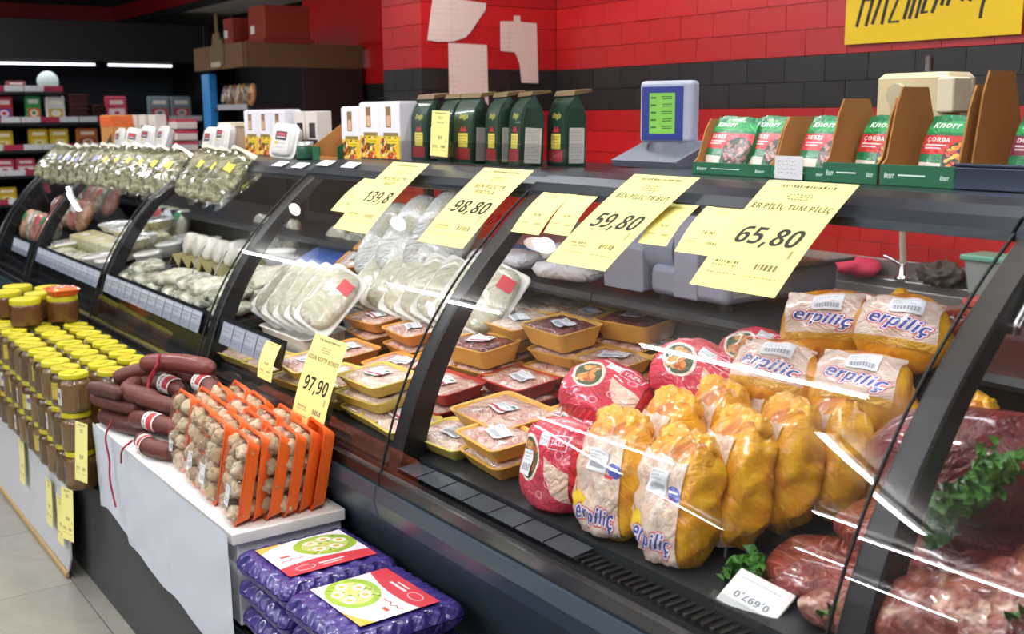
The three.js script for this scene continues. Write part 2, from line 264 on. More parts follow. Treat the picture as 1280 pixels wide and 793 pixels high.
CASES.forEach((c, idx) => {
  const L = c.x1 - c.x0, cx = (c.x0 + c.x1) / 2, T = (pts) => pts.map(([z, y]) => [z, lift(y, c.dy)]);
  const t = thing('display_case', c.label, 'display case', [cx, 0, 0]);
  const w = L - 0.004;
  part(t, 'plinth', profileX([[-1.32, 0], [-1.32, 0.3], [-2.2, 0.3], [-2.2, 0]], w), M.plinth);
  part(t, 'front_panel', profileX([[-1.143, 0.73], [-1.138, 0.7], [-1.148, 0.66], [-1.185, 0.56], [-1.22, 0.47], [-1.25, 0.38], [-1.262, 0.28], [-1.31, 0.28], [-1.31, 0.72]], w, 0.003), M.slate);
  part(t, 'sill', profileX([[-1.15, 0.764], [-1.15, 0.735], [-1.17, 0.732], [-1.3, 0.732], [-1.3, 0.775], [-1.168, 0.775], [-1.166, 0.766]], w, 0.001), M.blackGloss);
  const r = c.raised;
  part(t, 'deck', profileX([[-1.225, deckY(-1.225, r) - 0.03], [-1.225, deckY(-1.225, r)], [-1.93, deckY(-1.93, r)], [-1.93, deckY(-1.93, r) - 0.03]], w), M.deck);
  if (r) part(t, 'deck_riser', profileX([[-1.222, 0.776], [-1.222, deckY(-1.225, r)], [-1.226, deckY(-1.225, r)], [-1.226, 0.776]], w), M.blackPaint);
  part(t, 'rear_wall', profileX([[-1.93, 0.5], [-1.93, 1.1], [-1.96, 1.1], [-1.96, 0.5]], w), M.darkGrey);
  part(t, 'body', profileX([[-1.96, 0.3], [-1.96, 1.1], [-2.24, 1.1], [-2.24, 0.3]], w), M.darkGrey);
  part(t, 'work_shelf', profileX([[-1.78, 1.095], [-1.775, 1.105], [-1.78, 1.12], [-2.27, 1.12], [-2.27, 1.095]], w), std(0x2a2d30, 0.4));
  part(t, 'front_glass', gridGeo(1, 12, (u, v) => { const y = 0.766 + v * 0.629; return [(u - 0.5) * (L - 0.008), lift(y, c.dy), glassZ(y)]; }), M.glass);
  // curved arm inside the left edge of the pane
  const out = [], inn = []; for (let i = 0; i <= 14; i++) { const y = 0.775 + i / 14 * 0.62; out.push([glassZ(y) - 0.012, lift(y, c.dy)]); inn.unshift([glassZ(y) - 0.05 - 0.02 * (1 - i / 14), lift(y, c.dy)]); }
  const arm = part(t, 'support_arm', profileX([...out, ...inn], 0.05, 0.004), std(0x0e1114, 0.42), [-L / 2 + 0.03, 0, 0]);
  const sealPts = []; for (let i = 0; i <= 14; i++) { const y = 0.766 + i / 14 * 0.625; sealPts.push([0, lift(y, c.dy), glassZ(y) + 0.001]); }
  part(t, 'pane_seal', tube(sealPts, 0.003, 20, 6), M.seal, [-L / 2, 0, 0]);
  // top rail, shelf and its lamp
  part(t, 'top_rail', profileX(T([[-1.578, 1.382], [-1.58, 1.394], [-1.6, 1.412], [-1.64, 1.426], [-1.69, 1.434], [-1.72, 1.434], [-1.72, 1.424], [-1.65, 1.417], [-1.615, 1.404], [-1.594, 1.39], [-1.588, 1.38]]), w, 0.002), M.rail);
  part(t, 'top_shelf', profileX(T([[-1.721, 1.41], [-1.721, 1.435], [-2.12, 1.435], [-2.12, 1.41]]), w, 0.001), M.blackGloss);
  part(t, 'lamp_housing', profileX(T([[-1.66, 1.416], [-1.66, 1.411], [-1.715, 1.411], [-1.715, 1.416]]), w), M.white);
  part(t, 'lamp_tube', cyl(0.007, 0.007, L - 0.2, 10), caseGlow, [0, lift(1.401, c.dy), -1.685], [0, 0, Math.PI / 2]);
  const l = new THREE.RectAreaLight(0xf4f6ff, LAMP.caseTube, L - 0.15, 0.03); l.position.set(0, lift(1.39, c.dy), -1.685); l.rotation.set(-Math.PI / 2 - 0.12, 0, 0); t.add(l);
  for (const s of [-1, 1]) part(t, 'rear_post', box(0.03, lift(1.41, c.dy) - 1.12, 0.03, 0.003), M.blackPaint, [s * (L / 2 - 0.06), (lift(1.41, c.dy) + 1.12) / 2, -2.08]);
  if (idx < 2) { const g = box(0.008, 0.006, 0.044, 0.001); for (let i = 0; i < Math.floor(L / 0.02); i++) part(t, 'grille_slat', g, M.blackPaint, [-L / 2 + 0.015 + i * 0.02, 0.783, -1.196]); }
  else part(t, 'grille', profileX([[-1.172, 0.776], [-1.172, 0.786], [-1.22, 0.786], [-1.22, 0.776]], w), M.blackPaint);
  if (idx === 5) { const P = [[-1.262, 0.28], [-1.138, 0.7], [-1.15, 0.764]]; for (let i = 0; i <= 12; i++) { const y = 0.77 + i / 12 * 0.62; P.push([glassZ(y) + 0.004, lift(y, c.dy)]); } P.push([-1.7, lift(1.44, c.dy)], [-2.12, lift(1.44, c.dy)], [-2.25, 1.1], [-2.25, 0.28]); 
    part(t, 'end_panel', profileX(P, 0.04, 0.004), M.blackGloss, [-L / 2 - 0.02, 0, 0]); }
  if (idx === 0) { // gas spring that holds the pane
    const a = new THREE.Vector3(-L / 2 + 0.062, 1.265, -1.49), b = new THREE.Vector3(-L / 2 + 0.072, 1.375, -1.575), m = a.clone().add(b).multiplyScalar(0.5), d = b.clone().sub(a);
    const s = part(t, 'gas_spring', cyl(0.009, 0.009, d.length(), 14), M.chrome, m.toArray()); s.quaternion.setFromUnitVectors(new THREE.Vector3(0, 1, 0), d.clone().normalize());
    part(t, 'spring_bracket', box(0.04, 0.018, 0.018, 0.004), M.chrome, [a.x - 0.012, a.y, a.z]);
  }
});
const topY = (x) => { const c = CASES.find((q) => x >= q.x0 && x <= q.x1) || CASES[5]; return lift(1.435, c.dy); };
const dyAt = (x) => (CASES.find((q) => x >= q.x0 && x <= q.x1) || CASES[5]).dy;

// long low plinth shelf in front of the counter
{
  const t = thing('low_shelf', 'long low grey plinth shelf in front of the counter', 'shelf');
  part(t, 'front_board', box(4.5, 0.37, 0.02, 0.003), M.plinth, [-3.0, 0.185, -0.885]);
  part(t, 'top_board', box(4.5, 0.02, 0.34, 0.003), M.darkGrey, [-3.0, 0.373, -1.075]);
  part(t, 'end_board', box(0.02, 0.36, 0.34, 0.003), M.plinth, [-0.76, 0.18, -1.068]);
}
// ---------------------------------------------------------------- price tags
const tagPaper = (tex) => new THREE.MeshStandardMaterial({ map: tex, roughness: 0.7, side: THREE.DoubleSide });
function smear(g, x, y, w, h, a = 0.5) { g.fillStyle = `rgba(70,66,40,${a})`; let q = x; while (q < x + w) { const k = 2 + R() * 7; g.fillRect(q, y + R() * 2, Math.min(k, x + w - q), h); q += k + 2 + R() * 3; } }
function tagTex(price, lines, big = true) {
  return canvasTex(256, 384, (g, w, h) => {
    g.fillStyle = '#efe58e'; g.fillRect(0, 0, w, h);
    smear(g, 50, 13, 156, 9, 0.95); g.fillStyle = 'rgba(120,110,60,.5)'; g.fillRect(10, 32, w - 20, 1.5);
    smear(g, 96, 44, 64, 5, 0.8); smear(g, 90, 53, 76, 5, 0.7); smear(g, 98, 62, 60, 5, 0.8);
    g.fillStyle = '#2c2a1a'; g.textAlign = 'center'; g.font = `bold ${big ? 25 : 20}px sans-serif`; lines.forEach((s, i) => g.fillText(s, w / 2, 104 + i * 28));
    g.fillStyle = '#17160f'; g.font = `bold ${big ? 82 : 34}px sans-serif`; g.save(); g.translate(w / 2, big ? 228 : 236); g.transform(1, 0, -0.12, 1, 0, 0); g.scale(0.92, 1); g.fillText(price, 0, 0); g.restore();
    smear(g, 30, 290, 70, 9, 0.8); smear(g, 26, 304, 80, 6, 0.6); smear(g, 150, 288, 64, 20, 0.75); smear(g, 24, 330, 90, 4, 0.6); smear(g, 140, 330, 90, 4, 0.6); smear(g, 218, 236, 12, 26, 0.5);
  });
}
const railPath = []; for (const [y, z] of GZ) railPath.push([z, y]); railPath.push([-1.60, 1.416], [-1.65, 1.431], [-1.70, 1.437], [-1.78, 1.4385], [-1.9, 1.4385]);
const railLen = [0]; for (let i = 1; i < railPath.length; i++) railLen.push(railLen[i - 1] + Math.hypot(railPath[i][0] - railPath[i - 1][0], railPath[i][1] - railPath[i - 1][1]));
function alongRail(s) { let i = 1; while (i < railLen.length - 1 && railLen[i] < s) i++; const t = (s - railLen[i - 1]) / (railLen[i] - railLen[i - 1]), a = railPath[i - 1], b = railPath[i]; const d = [b[0] - a[0], b[1] - a[1]], l = Math.hypot(...d); return { z: a[0] + d[0] * t, y: a[1] + d[1] * t, n: [d[1] / l, -d[0] / l] }; }
function sAtY(y) { let i = 1; while (railPath[i][1] < y) i++; const t = (y - railPath[i - 1][1]) / (railPath[i][1] - railPath[i - 1][1]); return railLen[i - 1] + t * (railLen[i] - railLen[i - 1]); }
function flatTag(label, tex, xl, xr, y0, yt, zt, slant, off = 0.006) {   // a stiff tag clipped at its top edge, resting on the glass below
  const xm = (xl + xr) / 2, dy = dyAt(xm), z0 = glassZ(y0) + off;
  const g = gridGeo(3, 10, (u, v) => [xl + (xr - xl) * u + slant * v - xm, lift(y0 + (yt - y0) * v, dy) + 0.003 * Math.sin(v * 3.14), z0 + (zt - z0) * v + 0.008 * Math.sin(v * 3.14) + 0.004 * (1 - v) ** 3]);
  return solo('price_tag', label, 'price tag', g, tagPaper(tex), [xm, 0, 0]);
}
flatTag('large yellow price tag reading 139,8 on the glass before the white cheese', tagTex('139,8', ['BEN PİLİÇ TB', 'BAGET']), -2.915, -2.71, 1.258, 1.446, -1.6, 0.045);
flatTag('large yellow price tag reading 98,80 on the glass beside the black arm', tagTex('98,80', ['BEN PİLİÇ TB', 'PİRZOLA']), -2.44, -2.225, 1.262, 1.446, -1.6, 0.05);
flatTag('large yellow price tag reading 59,80 on the glass beside the grey scale', tagTex('59,80', ['BEN PİLİÇ TB BUT']), -1.893, -1.695, 1.262, 1.446, -1.6, 0.085);
flatTag('large yellow price tag reading 65,80 on the glass below the soup cartons', tagTex('65,80', ['ER PİLİÇ TÜM PİLİÇ']), -1.458, -1.253, 1.265, 1.45, -1.6, 0.03);
const smallTex = tagTex('74,90', [' '], false);
for (const [xl, xr, y0, sl, lab] of [[-3.02, -2.925, 1.3, 0.01, 'small yellow price tag beside the 139,8 tag'], [-2.094, -1.985, 1.307, -0.012, 'small yellow price tag right beside the black arm'], [-1.976, -1.885, 1.313, -0.02, 'small yellow price tag half under the large 59,80 tag'], [-1.667, -1.583, 1.318, -0.005, 'small yellow price tag before the scale column'], [-1.553, -1.438, 1.312, -0.015, 'small yellow price tag overlapped by the large 65,80 tag']])
  flatTag(lab, smallTex, xl, xr, y0, 1.396, -1.583, sl, 0.003);
flatTag('tall yellow price tag reading 97,90 low on the glass above the orange trays', tagTex('97,90', ['UZUN KÖFTE KOKOT']), -2.665, -2.475, 0.77, 1.008, -1.236, 0.0, 0.004);
flatTag('small yellow price tag low on the glass beside the grey price cards', smallTex, -2.93, -2.83, 0.845, 0.945, -1.211, -0.01, 0.003);
// white stickers lying on the top rail
for (const x of [-3.35, -3.17, -3.72, -3.55]) { const q = alongRail(sAtY(1.434)); solo('rail_label', 'small white label stuck on the grey top rail', 'label', gridGeo(1, 6, (u, v) => { const p = alongRail(sAtY(1.416) + v * 0.05); return [(u - 0.5) * 0.09 - v * 0.03, lift(p.y, dyAt(x)) + 0.003, p.z + 0.002]; }), std(0xe4e4ea, 0.7, { side: THREE.DoubleSide }), [x, 0, 0], null, 'white labels on the top rail'); }
// grey cards in the price strip behind the glass
{
  const cardTex = canvasTex(128, 96, (g, w, h) => { g.fillStyle = '#8f97a6'; g.fillRect(0, 0, w, h); g.fillStyle = '#a9b0bd'; g.fillRect(6, 6, w - 12, 52); smear(g, 14, 18, 90, 6, 0.35); smear(g, 14, 34, 70, 8, 0.35); smear(g, 14, 70, 60, 5, 0.3); });
  const m = std(0xffffff, 0.5, { map: cardTex }), g = box(0.088, 0.07, 0.0015, 0.0004);
  for (let x = -6.3; x < -2.95; x += 0.0925) { const c = CASES.find((q) => x >= q.x0 && x < q.x1); if (!c || x - c.x0 < 0.09 || c.x1 - x < 0.045) continue; solo('price_card', 'grey price card in the strip behind the glass', 'price card', g, m, [x, 0.912, -1.207], [-0.3, 0, 0], 'grey price cards along the cheese sections'); }
  for (let i = 0; i < 7; i++) solo('price_card', 'blank grey price card lying flat behind the glass in front of the chicken', 'price card', box(0.088, 0.05, 0.0015, 0.0004), std(0x363e45, 0.5), [-2.08 + i * 0.093, 0.789, -1.195], [-1.45, 0, 0], 'grey price cards lying in front of the chicken trays');
  for (const c of CASES.slice(2)) { const t = solo('price_strip', `black price strip holder at the front of the ${c === CASES[2] ? 'white cheese pack' : c === CASES[3] ? 'cheese round' : c === CASES[4] ? 'cheese slab' : 'short end'} section`, 'price strip', profileX([[-1.213, 0.87], [-1.209, 0.875], [-1.232, 0.952], [-1.236, 0.95]], c === CASES[2] ? 0.5 : c.x1 - c.x0 - 0.14), M.blackPaint, [c === CASES[2] ? c.x0 + 0.31 : (c.x0 + c.x1) / 2 + 0.03, 0, 0]); }
}
// ---------------------------------------------------------------- wrapped food trays
const stickerTex = canvasTex(128, 96, (g, w, h) => { g.fillStyle = '#e9edf2'; g.fillRect(0, 0, w, h); smear(g, 10, 10, 100, 6, 0.5); smear(g, 10, 24, 70, 5, 0.4); smear(g, 10, 36, 84, 5, 0.4); g.fillStyle = '#5a6470'; for (let i = 0; i < 26; i++) g.fillRect(14 + i * 4, 54, 1 + (i * 7 % 3), 26); });
const stickerRedTex = canvasTex(128, 96, (g, w, h) => { g.fillStyle = '#e6e9ee'; g.fillRect(0, 0, w, h); g.fillStyle = '#b8404c'; g.fillRect(0, 66, w, 16); smear(g, 12, 14, 96, 8, 0.5); smear(g, 12, 34, 80, 6, 0.4); g.fillStyle = '#4e8a5c'; g.fillRect(90, 8, 26, 18); });
const sticker = std(0xffffff, 0.5, { map: stickerTex }), stickerRed = std(0xffffff, 0.5, { map: stickerRedTex });
const foods = { chicken: wrapped(texChicken), pale: wrapped(texPale), dark: wrapped(texDarkMeat), curd: wrapped(texCurd) };
const trayKinds = {
  yellow: [0.18, 0.125, 0.032, M.foamYellow], deep: [0.19, 0.135, 0.05, M.foamYellow], red: [0.19, 0.135, 0.032, M.foamRed], tan: [0.18, 0.125, 0.032, M.foamTan], large: [0.23, 0.165, 0.034, M.foamYellow], lime: [0.2, 0.14, 0.03, M.foamPaleYellow], white: [0.2, 0.14, 0.03, M.foamWhite],
};
const trayProto = new Map();
function foodTray(kind, food, label, group, pos, rot, dark = false) {
  const key = kind + food; const [L, W, H, m] = trayKinds[kind]; const v = Math.floor(R() * 3);
  if (!trayProto.has(key + v)) trayProto.set(key + v, { tray: trayGeo(L, W, H), food: moundGeo(L - 0.012, W - 0.012, 0.012, v * 9 + key.length, 0.006, 34), stick: gridGeo(4, 4, (a, b) => { const x = (a - 0.5) * 0.075 + 0.01 * v, z = (0.5 - b) * 0.045; return [x, 0.0165 + 0.006 * (N3(x * 34 + v * 9 + key.length, z * 34, v * 9 + key.length) + 0.5 * N3(x * 68, z * 68 + v * 9 + key.length, 0)), z]; }) });
  const p = trayProto.get(key + v);
  const t = thing('food_tray', label, 'food tray', pos, rot, group);
  part(t, 'foam_tray', p.tray, m); part(t, 'wrapped_meat', p.food, foods[food], [0, H - 0.008, 0]);
  part(t, 'price_sticker', p.stick, v ? sticker : stickerRed, [0, H - 0.007, 0], [0, rr(-0.3, 0.3), 0]);
  return t;
}
function trayStack(x, z, kinds, group, labels, raised = 0) {   // bottom to top
  let y = deckY(z, raised) + 0.001; const tilt = 0.13;
  kinds.forEach((k, i) => { const [kind, food] = k.split(':'); foodTray(kind, food, i === kinds.length - 1 ? 'topmost ' + labels : labels.replace('in the', 'lower in the'), i === kinds.length - 1 ? group + ', topmost' : group + ', lower', [x + rr(-0.012, 0.012), y, z + rr(-0.008, 0.008)], [tilt * 0.9, rr(-0.12, 0.12), 0]); y += trayKinds[kind][2] + 0.011; });
}
const gY = 'yellow chicken trays beside the whole chickens', lY = 'yellow foam tray of chicken pieces in the stacks beside the whole chickens';
const gR = 'red foam trays', lR = 'red foam tray of chicken in the short red stacks';
const gT = 'orange-tan trays in front of the white cheese packs', lT = 'orange-tan foam tray of chicken in the stacks before the white cheese packs';
const gP = 'pale yellow trays low behind the 97,90 tag', lP = 'pale yellow foam tray in the low stacks behind the 97,90 tag';
trayStack(-2.12, -1.315, ['lime:pale'], gP, lP); trayStack(-1.92, -1.32, ['yellow:pale', 'yellow:chicken'], gY, lY); trayStack(-2.03, -1.41, ['yellow:chicken', 'large:chicken'], gY, lY);
trayStack(-2.33, -1.43, ['red:chicken', 'red:chicken'], gR, lR); trayStack(-2.2, -1.575, ['red:chicken', 'red:chicken'], gR, lR);
trayStack(-2.38, -1.585, ['red:chicken', 'yellow:chicken', 'deep:dark'], gY, lY); trayStack(-2.19, -1.71, ['yellow:chicken', 'yellow:chicken', 'yellow:chicken', 'deep:dark'], gY, lY);
trayStack(-2.02, -1.73, ['yellow:chicken', 'yellow:chicken', 'yellow:chicken'], gY, lY); trayStack(-2.09, -1.855, ['yellow:chicken', 'yellow:chicken', 'yellow:chicken', 'deep:dark'], gY, lY);
trayStack(-1.87, -1.83, ['yellow:chicken', 'yellow:chicken', 'yellow:pale'], gY, lY);
trayStack(-2.42, -1.72, ['yellow:chicken', 'yellow:chicken', 'yellow:pale', 'large:pale'], gY, lY); trayStack(-2.3, -1.86, ['yellow:chicken', 'yellow:chicken', 'yellow:chicken', 'yellow:pale'], gY, lY); trayStack(-2.485, -1.865, ['yellow:pale', 'yellow:pale', 'yellow:pale', 'large:pale'], gY, lY);
trayStack(-1.72, -1.62, ['yellow:chicken', 'yellow:chicken'], gY, lY); trayStack(-1.86, -1.47, ['yellow:chicken', 'yellow:chicken'], gY, lY);
trayStack(-2.43, -1.3, ['lime:pale', 'lime:pale', 'lime:pale'], gP, lP); trayStack(-2.65, -1.3, ['lime:pale', 'lime:pale'], gP, lP); trayStack(-2.33, -1.295, ['lime:pale'], gP, lP);
trayStack(-2.62, -1.45, ['tan:chicken', 'tan:chicken'], gT, lT); trayStack(-2.85, -1.44, ['tan:chicken', 'tan:chicken'], gT, lT); trayStack(-2.74, -1.58, ['tan:chicken', 'tan:chicken', 'tan:chicken'], gT, lT); trayStack(-2.98, -1.58, ['tan:chicken', 'tan:chicken', 'tan:chicken'], gT, lT); trayStack(-2.53, -1.58, ['tan:chicken', 'tan:chicken'], gT, lT); trayStack(-2.87, -1.305, ['lime:pale', 'lime:chicken'], gP, lP); trayStack(-3.09, -1.3, ['lime:pale'], gP, lP); trayStack(-3.29, -1.3, ['lime:pale'], gP, lP);

// ---------------------------------------------------------------- whole chickens in printed bags
const skinMat = phys({ map: texSkin, roughness: 0.38, clearcoat: 0.8, clearcoatRoughness: 0.15, bumpMap: bumpFilm, bumpScale: 0.0015 });
const chickenPrint = canvasTex(384, 512, (g, w, h) => {
  g.fillStyle = '#e9d3bf'; g.fillRect(0, 0, w, h);
  for (let i = 0; i < 60; i++) { g.fillStyle = ['rgba(240,226,210,.5)', 'rgba(222,184,160,.4)', 'rgba(206,160,140,.3)'][i % 3]; g.beginPath(); g.ellipse(R() * w, R() * h, 20 + R() * 60, 14 + R() * 40, R() * 3, 0, 7); g.fill(); }
  g.fillStyle = '#f6cf2a'; g.beginPath(); g.moveTo(20, 330); g.lineTo(60, 290); g.lineTo(150, 330); g.lineTo(120, 372); g.lineTo(30, 372); g.fill(); g.fillStyle = '#d23a30'; g.fillRect(48, 250, 7, 60);
  g.save(); g.translate(w / 2 + 6, 440); g.rotate(0.06); g.font = 'italic bold 112px sans-serif'; g.textAlign = 'center'; g.lineJoin = 'round'; g.scale(0.86, 1);
  g.strokeStyle = '#d8405a'; g.lineWidth = 26; g.strokeText('erpiliç', 0, 0); g.strokeStyle = '#f2eef4'; g.lineWidth = 15; g.strokeText('erpiliç', 0, 0); g.fillStyle = '#3b46a8'; g.fillText('erpiliç', 0, 0); g.restore();
  g.fillStyle = '#4a58b4'; g.beginPath(); g.ellipse(w * 0.9, 150, 46, 34, 0.4, 0, 7); g.fill(); g.fillStyle = '#d23a4a'; g.fillRect(w * 0.74, 176, 60, 16); g.fillStyle = '#f0f0f4'; g.fillRect(w * 0.8, 138, 60, 12);
});
const chickenPrint2 = canvasTex(384, 384, (g, w, h) => {
  g.fillStyle = '#ead6c6'; g.fillRect(0, 0, w, h);
  for (let i = 0; i < 50; i++) { g.fillStyle = ['rgba(242,230,218,.5)', 'rgba(224,190,168,.4)', 'rgba(208,164,146,.3)'][i % 3]; g.beginPath(); g.ellipse(R() * w, R() * h, 20 + R() * 60, 14 + R() * 40, R() * 3, 0, 7); g.fill(); }
  g.save(); g.translate(w / 2, 250); g.rotate(0.22); g.font = 'italic bold 118px sans-serif'; g.textAlign = 'center'; g.lineJoin = 'round'; g.scale(0.84, 1);
  g.strokeStyle = '#d8405a'; g.lineWidth = 28; g.strokeText('erpiliç', 0, 0); g.strokeStyle = '#f2eef4'; g.lineWidth = 16; g.strokeText('erpiliç', 0, 0); g.fillStyle = '#3b46a8'; g.fillText('erpiliç', 0, 0); g.restore();
  g.fillStyle = '#d8a21c'; g.fillRect(0, 330, w, 54); smear(g, 120, 344, 150, 8, 0.4);
});
const printMat = wrapped(chickenPrint, { bumpScale: 0.002 }), printMat2 = wrapped(chickenPrint2, { bumpScale: 0.002 });
const sUp = [0, 1, 2].map((k) => ({ hx: 0.08, hy: 0.12, hz: 0.056, p: 2.9, bump: 0.013, freq: 24, nu: 40, nv: 26, seed: k * 5.3 + 1, form: ([x, y, z]) => { const t = y / 0.118; return [x * (1 - 0.16 * Math.max(0, t)), y, z * (1 - 0.3 * Math.max(0, t) ** 2)]; } }));
const sLie = [0, 1].map((k) => ({ hx: 0.092, hy: 0.075, hz: 0.062, p: 2.3, bump: 0.01, freq: 16, seed: k * 7.7 + 2 }));
const upBody = sUp.map(packGeo), upLabel = sUp.map((s) => patchGeo(s, -0.93, 0.62, -0.93, 0.62, 0.0015, 20)), upStick = sUp.map((s) => patchGeo(s, -0.34, 0.26, 0.1, 0.42, 0.003, 8)), lieBody = sLie.map(packGeo), lieLabel = sLie.map((s) => patchGeo(s, -0.8, 0.74, -0.42, 0.84, 0.0015, 16)), lieStick = sLie.map((s) => patchGeo(s, -0.2, 0.42, 0.36, 0.74, 0.003, 8));
const legGeo = packGeo({ hx: 0.03, hy: 0.022, hz: 0.026, p: 2, bump: 0.012, freq: 48, nu: 22, nv: 16 });
function chickenUp(k, label, pos, rot, group, printed = true) {
  const t = thing('packed_chicken', label, 'packed chicken', pos, rot, group);
  part(t, 'chicken_body', upBody[k], skinMat); if (printed) { part(t, 'printed_bag', upLabel[k], printMat); part(t, 'price_sticker', upStick[k], sticker); }
  part(t, 'drumstick', legGeo, skinMat, [-0.03, 0.103, 0.006], [0.2, 0, 0.3]); part(t, 'drumstick', legGeo, skinMat, [0.03, 0.1, -0.004], [-0.2, 0.5, -0.3]);
}
function chickenLie(k, label, pos, rot, legs) {
  const t = thing('packed_chicken', label, 'packed chicken', pos, rot);
  part(t, 'chicken_body', lieBody[k], skinMat); part(t, 'printed_bag', lieLabel[k], printMat2); part(t, 'price_sticker', lieStick[k], sticker);
  if (legs) { part(t, 'drumstick', packGeo({ hx: 0.05, hy: 0.026, hz: 0.026, p: 2.1, bump: 0.006, freq: 30, nu: 16, nv: 12, seed: k }), wrapped(texFatMeat, { color: 0xf0a060 }), [0.085, 0.035, -0.01], [0, 0, 0.45]); part(t, 'bone_end', packGeo({ hx: 0.021, hy: 0.021, hz: 0.021, p: 2.1, bump: 0.006, freq: 50, nu: 12, nv: 10 }), skinMat, [0.135, 0.062, -0.01], [0, 0, 0.3]); }
}
chickenUp(0, 'upright yellow chicken in a printed bag, first in front beside the red bags', [-1.485, 0.917, -1.285], [-0.14, 0.1, 0.03]);
chickenUp(1, 'upright yellow chicken in a printed bag, at the front end of the yellow row', [-1.33, 0.917, -1.29], [-0.16, 0.02, -0.02]);
const gC = 'upright yellow chickens filed behind the front pair', lC = 'upright yellow chicken filed in the row behind the front pair';
[[2, -1.30, -1.395, -0.3], [0, -1.275, -1.49, -0.35], [1, -1.245, -1.585, -0.4], [2, -1.215, -1.68, -0.4], [0, -1.47, -1.395, -0.2], [1, -1.445, -1.49, -0.2], [2, -1.41, -1.585, -0.2], [0, -1.385, -1.68, -0.2], [1, -1.06, -1.69, -0.4]].forEach(([k, x, z, ry]) => chickenUp(k, lC, [x, deckY(z) + 0.118, z], [-0.2, ry, rr(-0.04, 0.04)], gC));
chickenLie(0, 'bagged chicken lying in the middle row beside the red bag', [-1.405, 1.07, -1.61], [-0.5, 0.35, 0.12]);
chickenLie(1, 'bagged chicken lying in the middle row beside the black arm', [-1.23, 1.075, -1.64], [-0.5, 0.3, 0.14]);
chickenLie(1, 'topmost bagged chicken with its orange leg end sticking up, farther from the black arm', [-1.395, 1.155, -1.745], [-0.35, 0.4, 0.2], true);
chickenLie(0, 'topmost bagged chicken with its leg beside the black arm', [-1.235, 1.165, -1.76], [-0.4, 0.4, 0.1], true);
// red printed chicken bags
const redPrint = canvasTex(384, 384, (g, w, h) => {
  g.fillStyle = '#cf2a48'; g.fillRect(0, 0, w, h); for (let i = 0; i < 40; i++) { g.fillStyle = ['rgba(230,70,90,.35)', 'rgba(170,16,40,.3)'][i % 2]; g.beginPath(); g.ellipse(R() * w, R() * h, 10 + R() * 50, 8 + R() * 30, R() * 3, 0, 7); g.fill(); }
  g.fillStyle = '#f2e4d4'; g.beginPath(); g.ellipse(110, 150, 86, 110, -0.3, 0, 7); g.fill(); g.fillStyle = '#4c5a3a'; g.beginPath(); g.ellipse(110, 152, 72, 95, -0.3, 0, 7); g.fill();
  for (let i = 0; i < 16; i++) { g.fillStyle = ['#d98a3a', '#b8602a', '#e0a860'][i % 3]; g.beginPath(); g.ellipse(70 + R() * 80, 90 + R() * 120, 22, 16, R() * 3, 0, 7); g.fill(); }
  g.fillStyle = '#e8c8b4'; g.beginPath(); g.moveTo(230, 130); g.lineTo(384, 190); g.lineTo(384, 330); g.lineTo(300, 300); g.lineTo(250, 220); g.fill();
  g.strokeStyle = '#f6dce0'; g.lineWidth = 5; g.strokeRect(252, 24, 110, 66); g.fillStyle = '#f6dce0'; g.font = 'bold 36px sans-serif'; g.textAlign = 'center'; g.fillText('TAZE', 307, 70);
  g.fillStyle = '#e6ebf0'; g.fillRect(176, 20, 70, 60); smear(g, 182, 30, 56, 6, 0.4); smear(g, 182, 48, 56, 6, 0.4);
  for (const [x, y] of [[270, 250], [330, 110], [200, 320]]) { g.strokeStyle = '#f09aa6'; g.lineWidth = 8; g.beginPath(); g.arc(x, y, 20, 0, 7); g.stroke(); }
});
const redMat = wrapped(texRed, { bumpScale: 0.005 }), redPrintMat = wrapped(redPrint, { bumpScale: 0.003 });
const sRed = { hx: 0.1, hy: 0.075, hz: 0.055, p: 2.5, bump: 0.009, freq: 15, seed: 4 }, sRedUp = { hx: 0.075, hy: 0.095, hz: 0.055, p: 2.8, bump: 0.009, freq: 15, seed: 8 };
const redB = packGeo(sRed), redL = patchGeo(sRed, -0.84, 0.84, -0.76, 0.8, 0.0015, 16), redUB = packGeo(sRedUp), redUL = patchGeo(sRedUp, -0.86, 0.86, -0.86, 0.8, 0.0015, 16), redUS = patchGeo(sRedUp, -0.6, -0.2, -0.2, 0.3, 0.003, 8);
function redBag(up, label, pos, rot) { const t = thing('red_chicken_bag', label, 'packed chicken', pos, rot); part(t, 'bag_body', up ? redUB : redB, redMat); part(t, 'printed_front', up ? redUL : redL, redPrintMat); if (up) part(t, 'price_sticker', redUS, sticker); }
redBag(true, 'upright red chicken bag with a white sticker beside the first yellow chicken', [-1.66, 0.892, -1.28], [-0.15, 0.1, 0.05]);
redBag(true, 'upright red chicken bag behind the first red bag', [-1.70, 0.905, -1.39], [-0.2, 0.1, 0.05]);
redBag(false, 'red chicken bag lying over the upright red bags', [-1.68, 1.0, -1.42], [-0.9, 0.3, 0.15]);
redBag(true, 'red chicken bag standing under the topmost red bag', [-1.575, 0.925, -1.52], [-0.2, 0.2, 0.0]);
redBag(false, 'topmost red chicken bag with a plate picture', [-1.535, 1.05, -1.535], [-0.55, 0.4, -0.12]);
redBag(false, 'red chicken bag behind the topmost red bag', [-1.52, 1.06, -1.70], [-0.7, 0.2, 0.1]);
redBag(true, 'red chicken bag low behind the pile of red bags', [-1.56, 0.955, -1.68], [-0.2, 0.2, 0.0]);
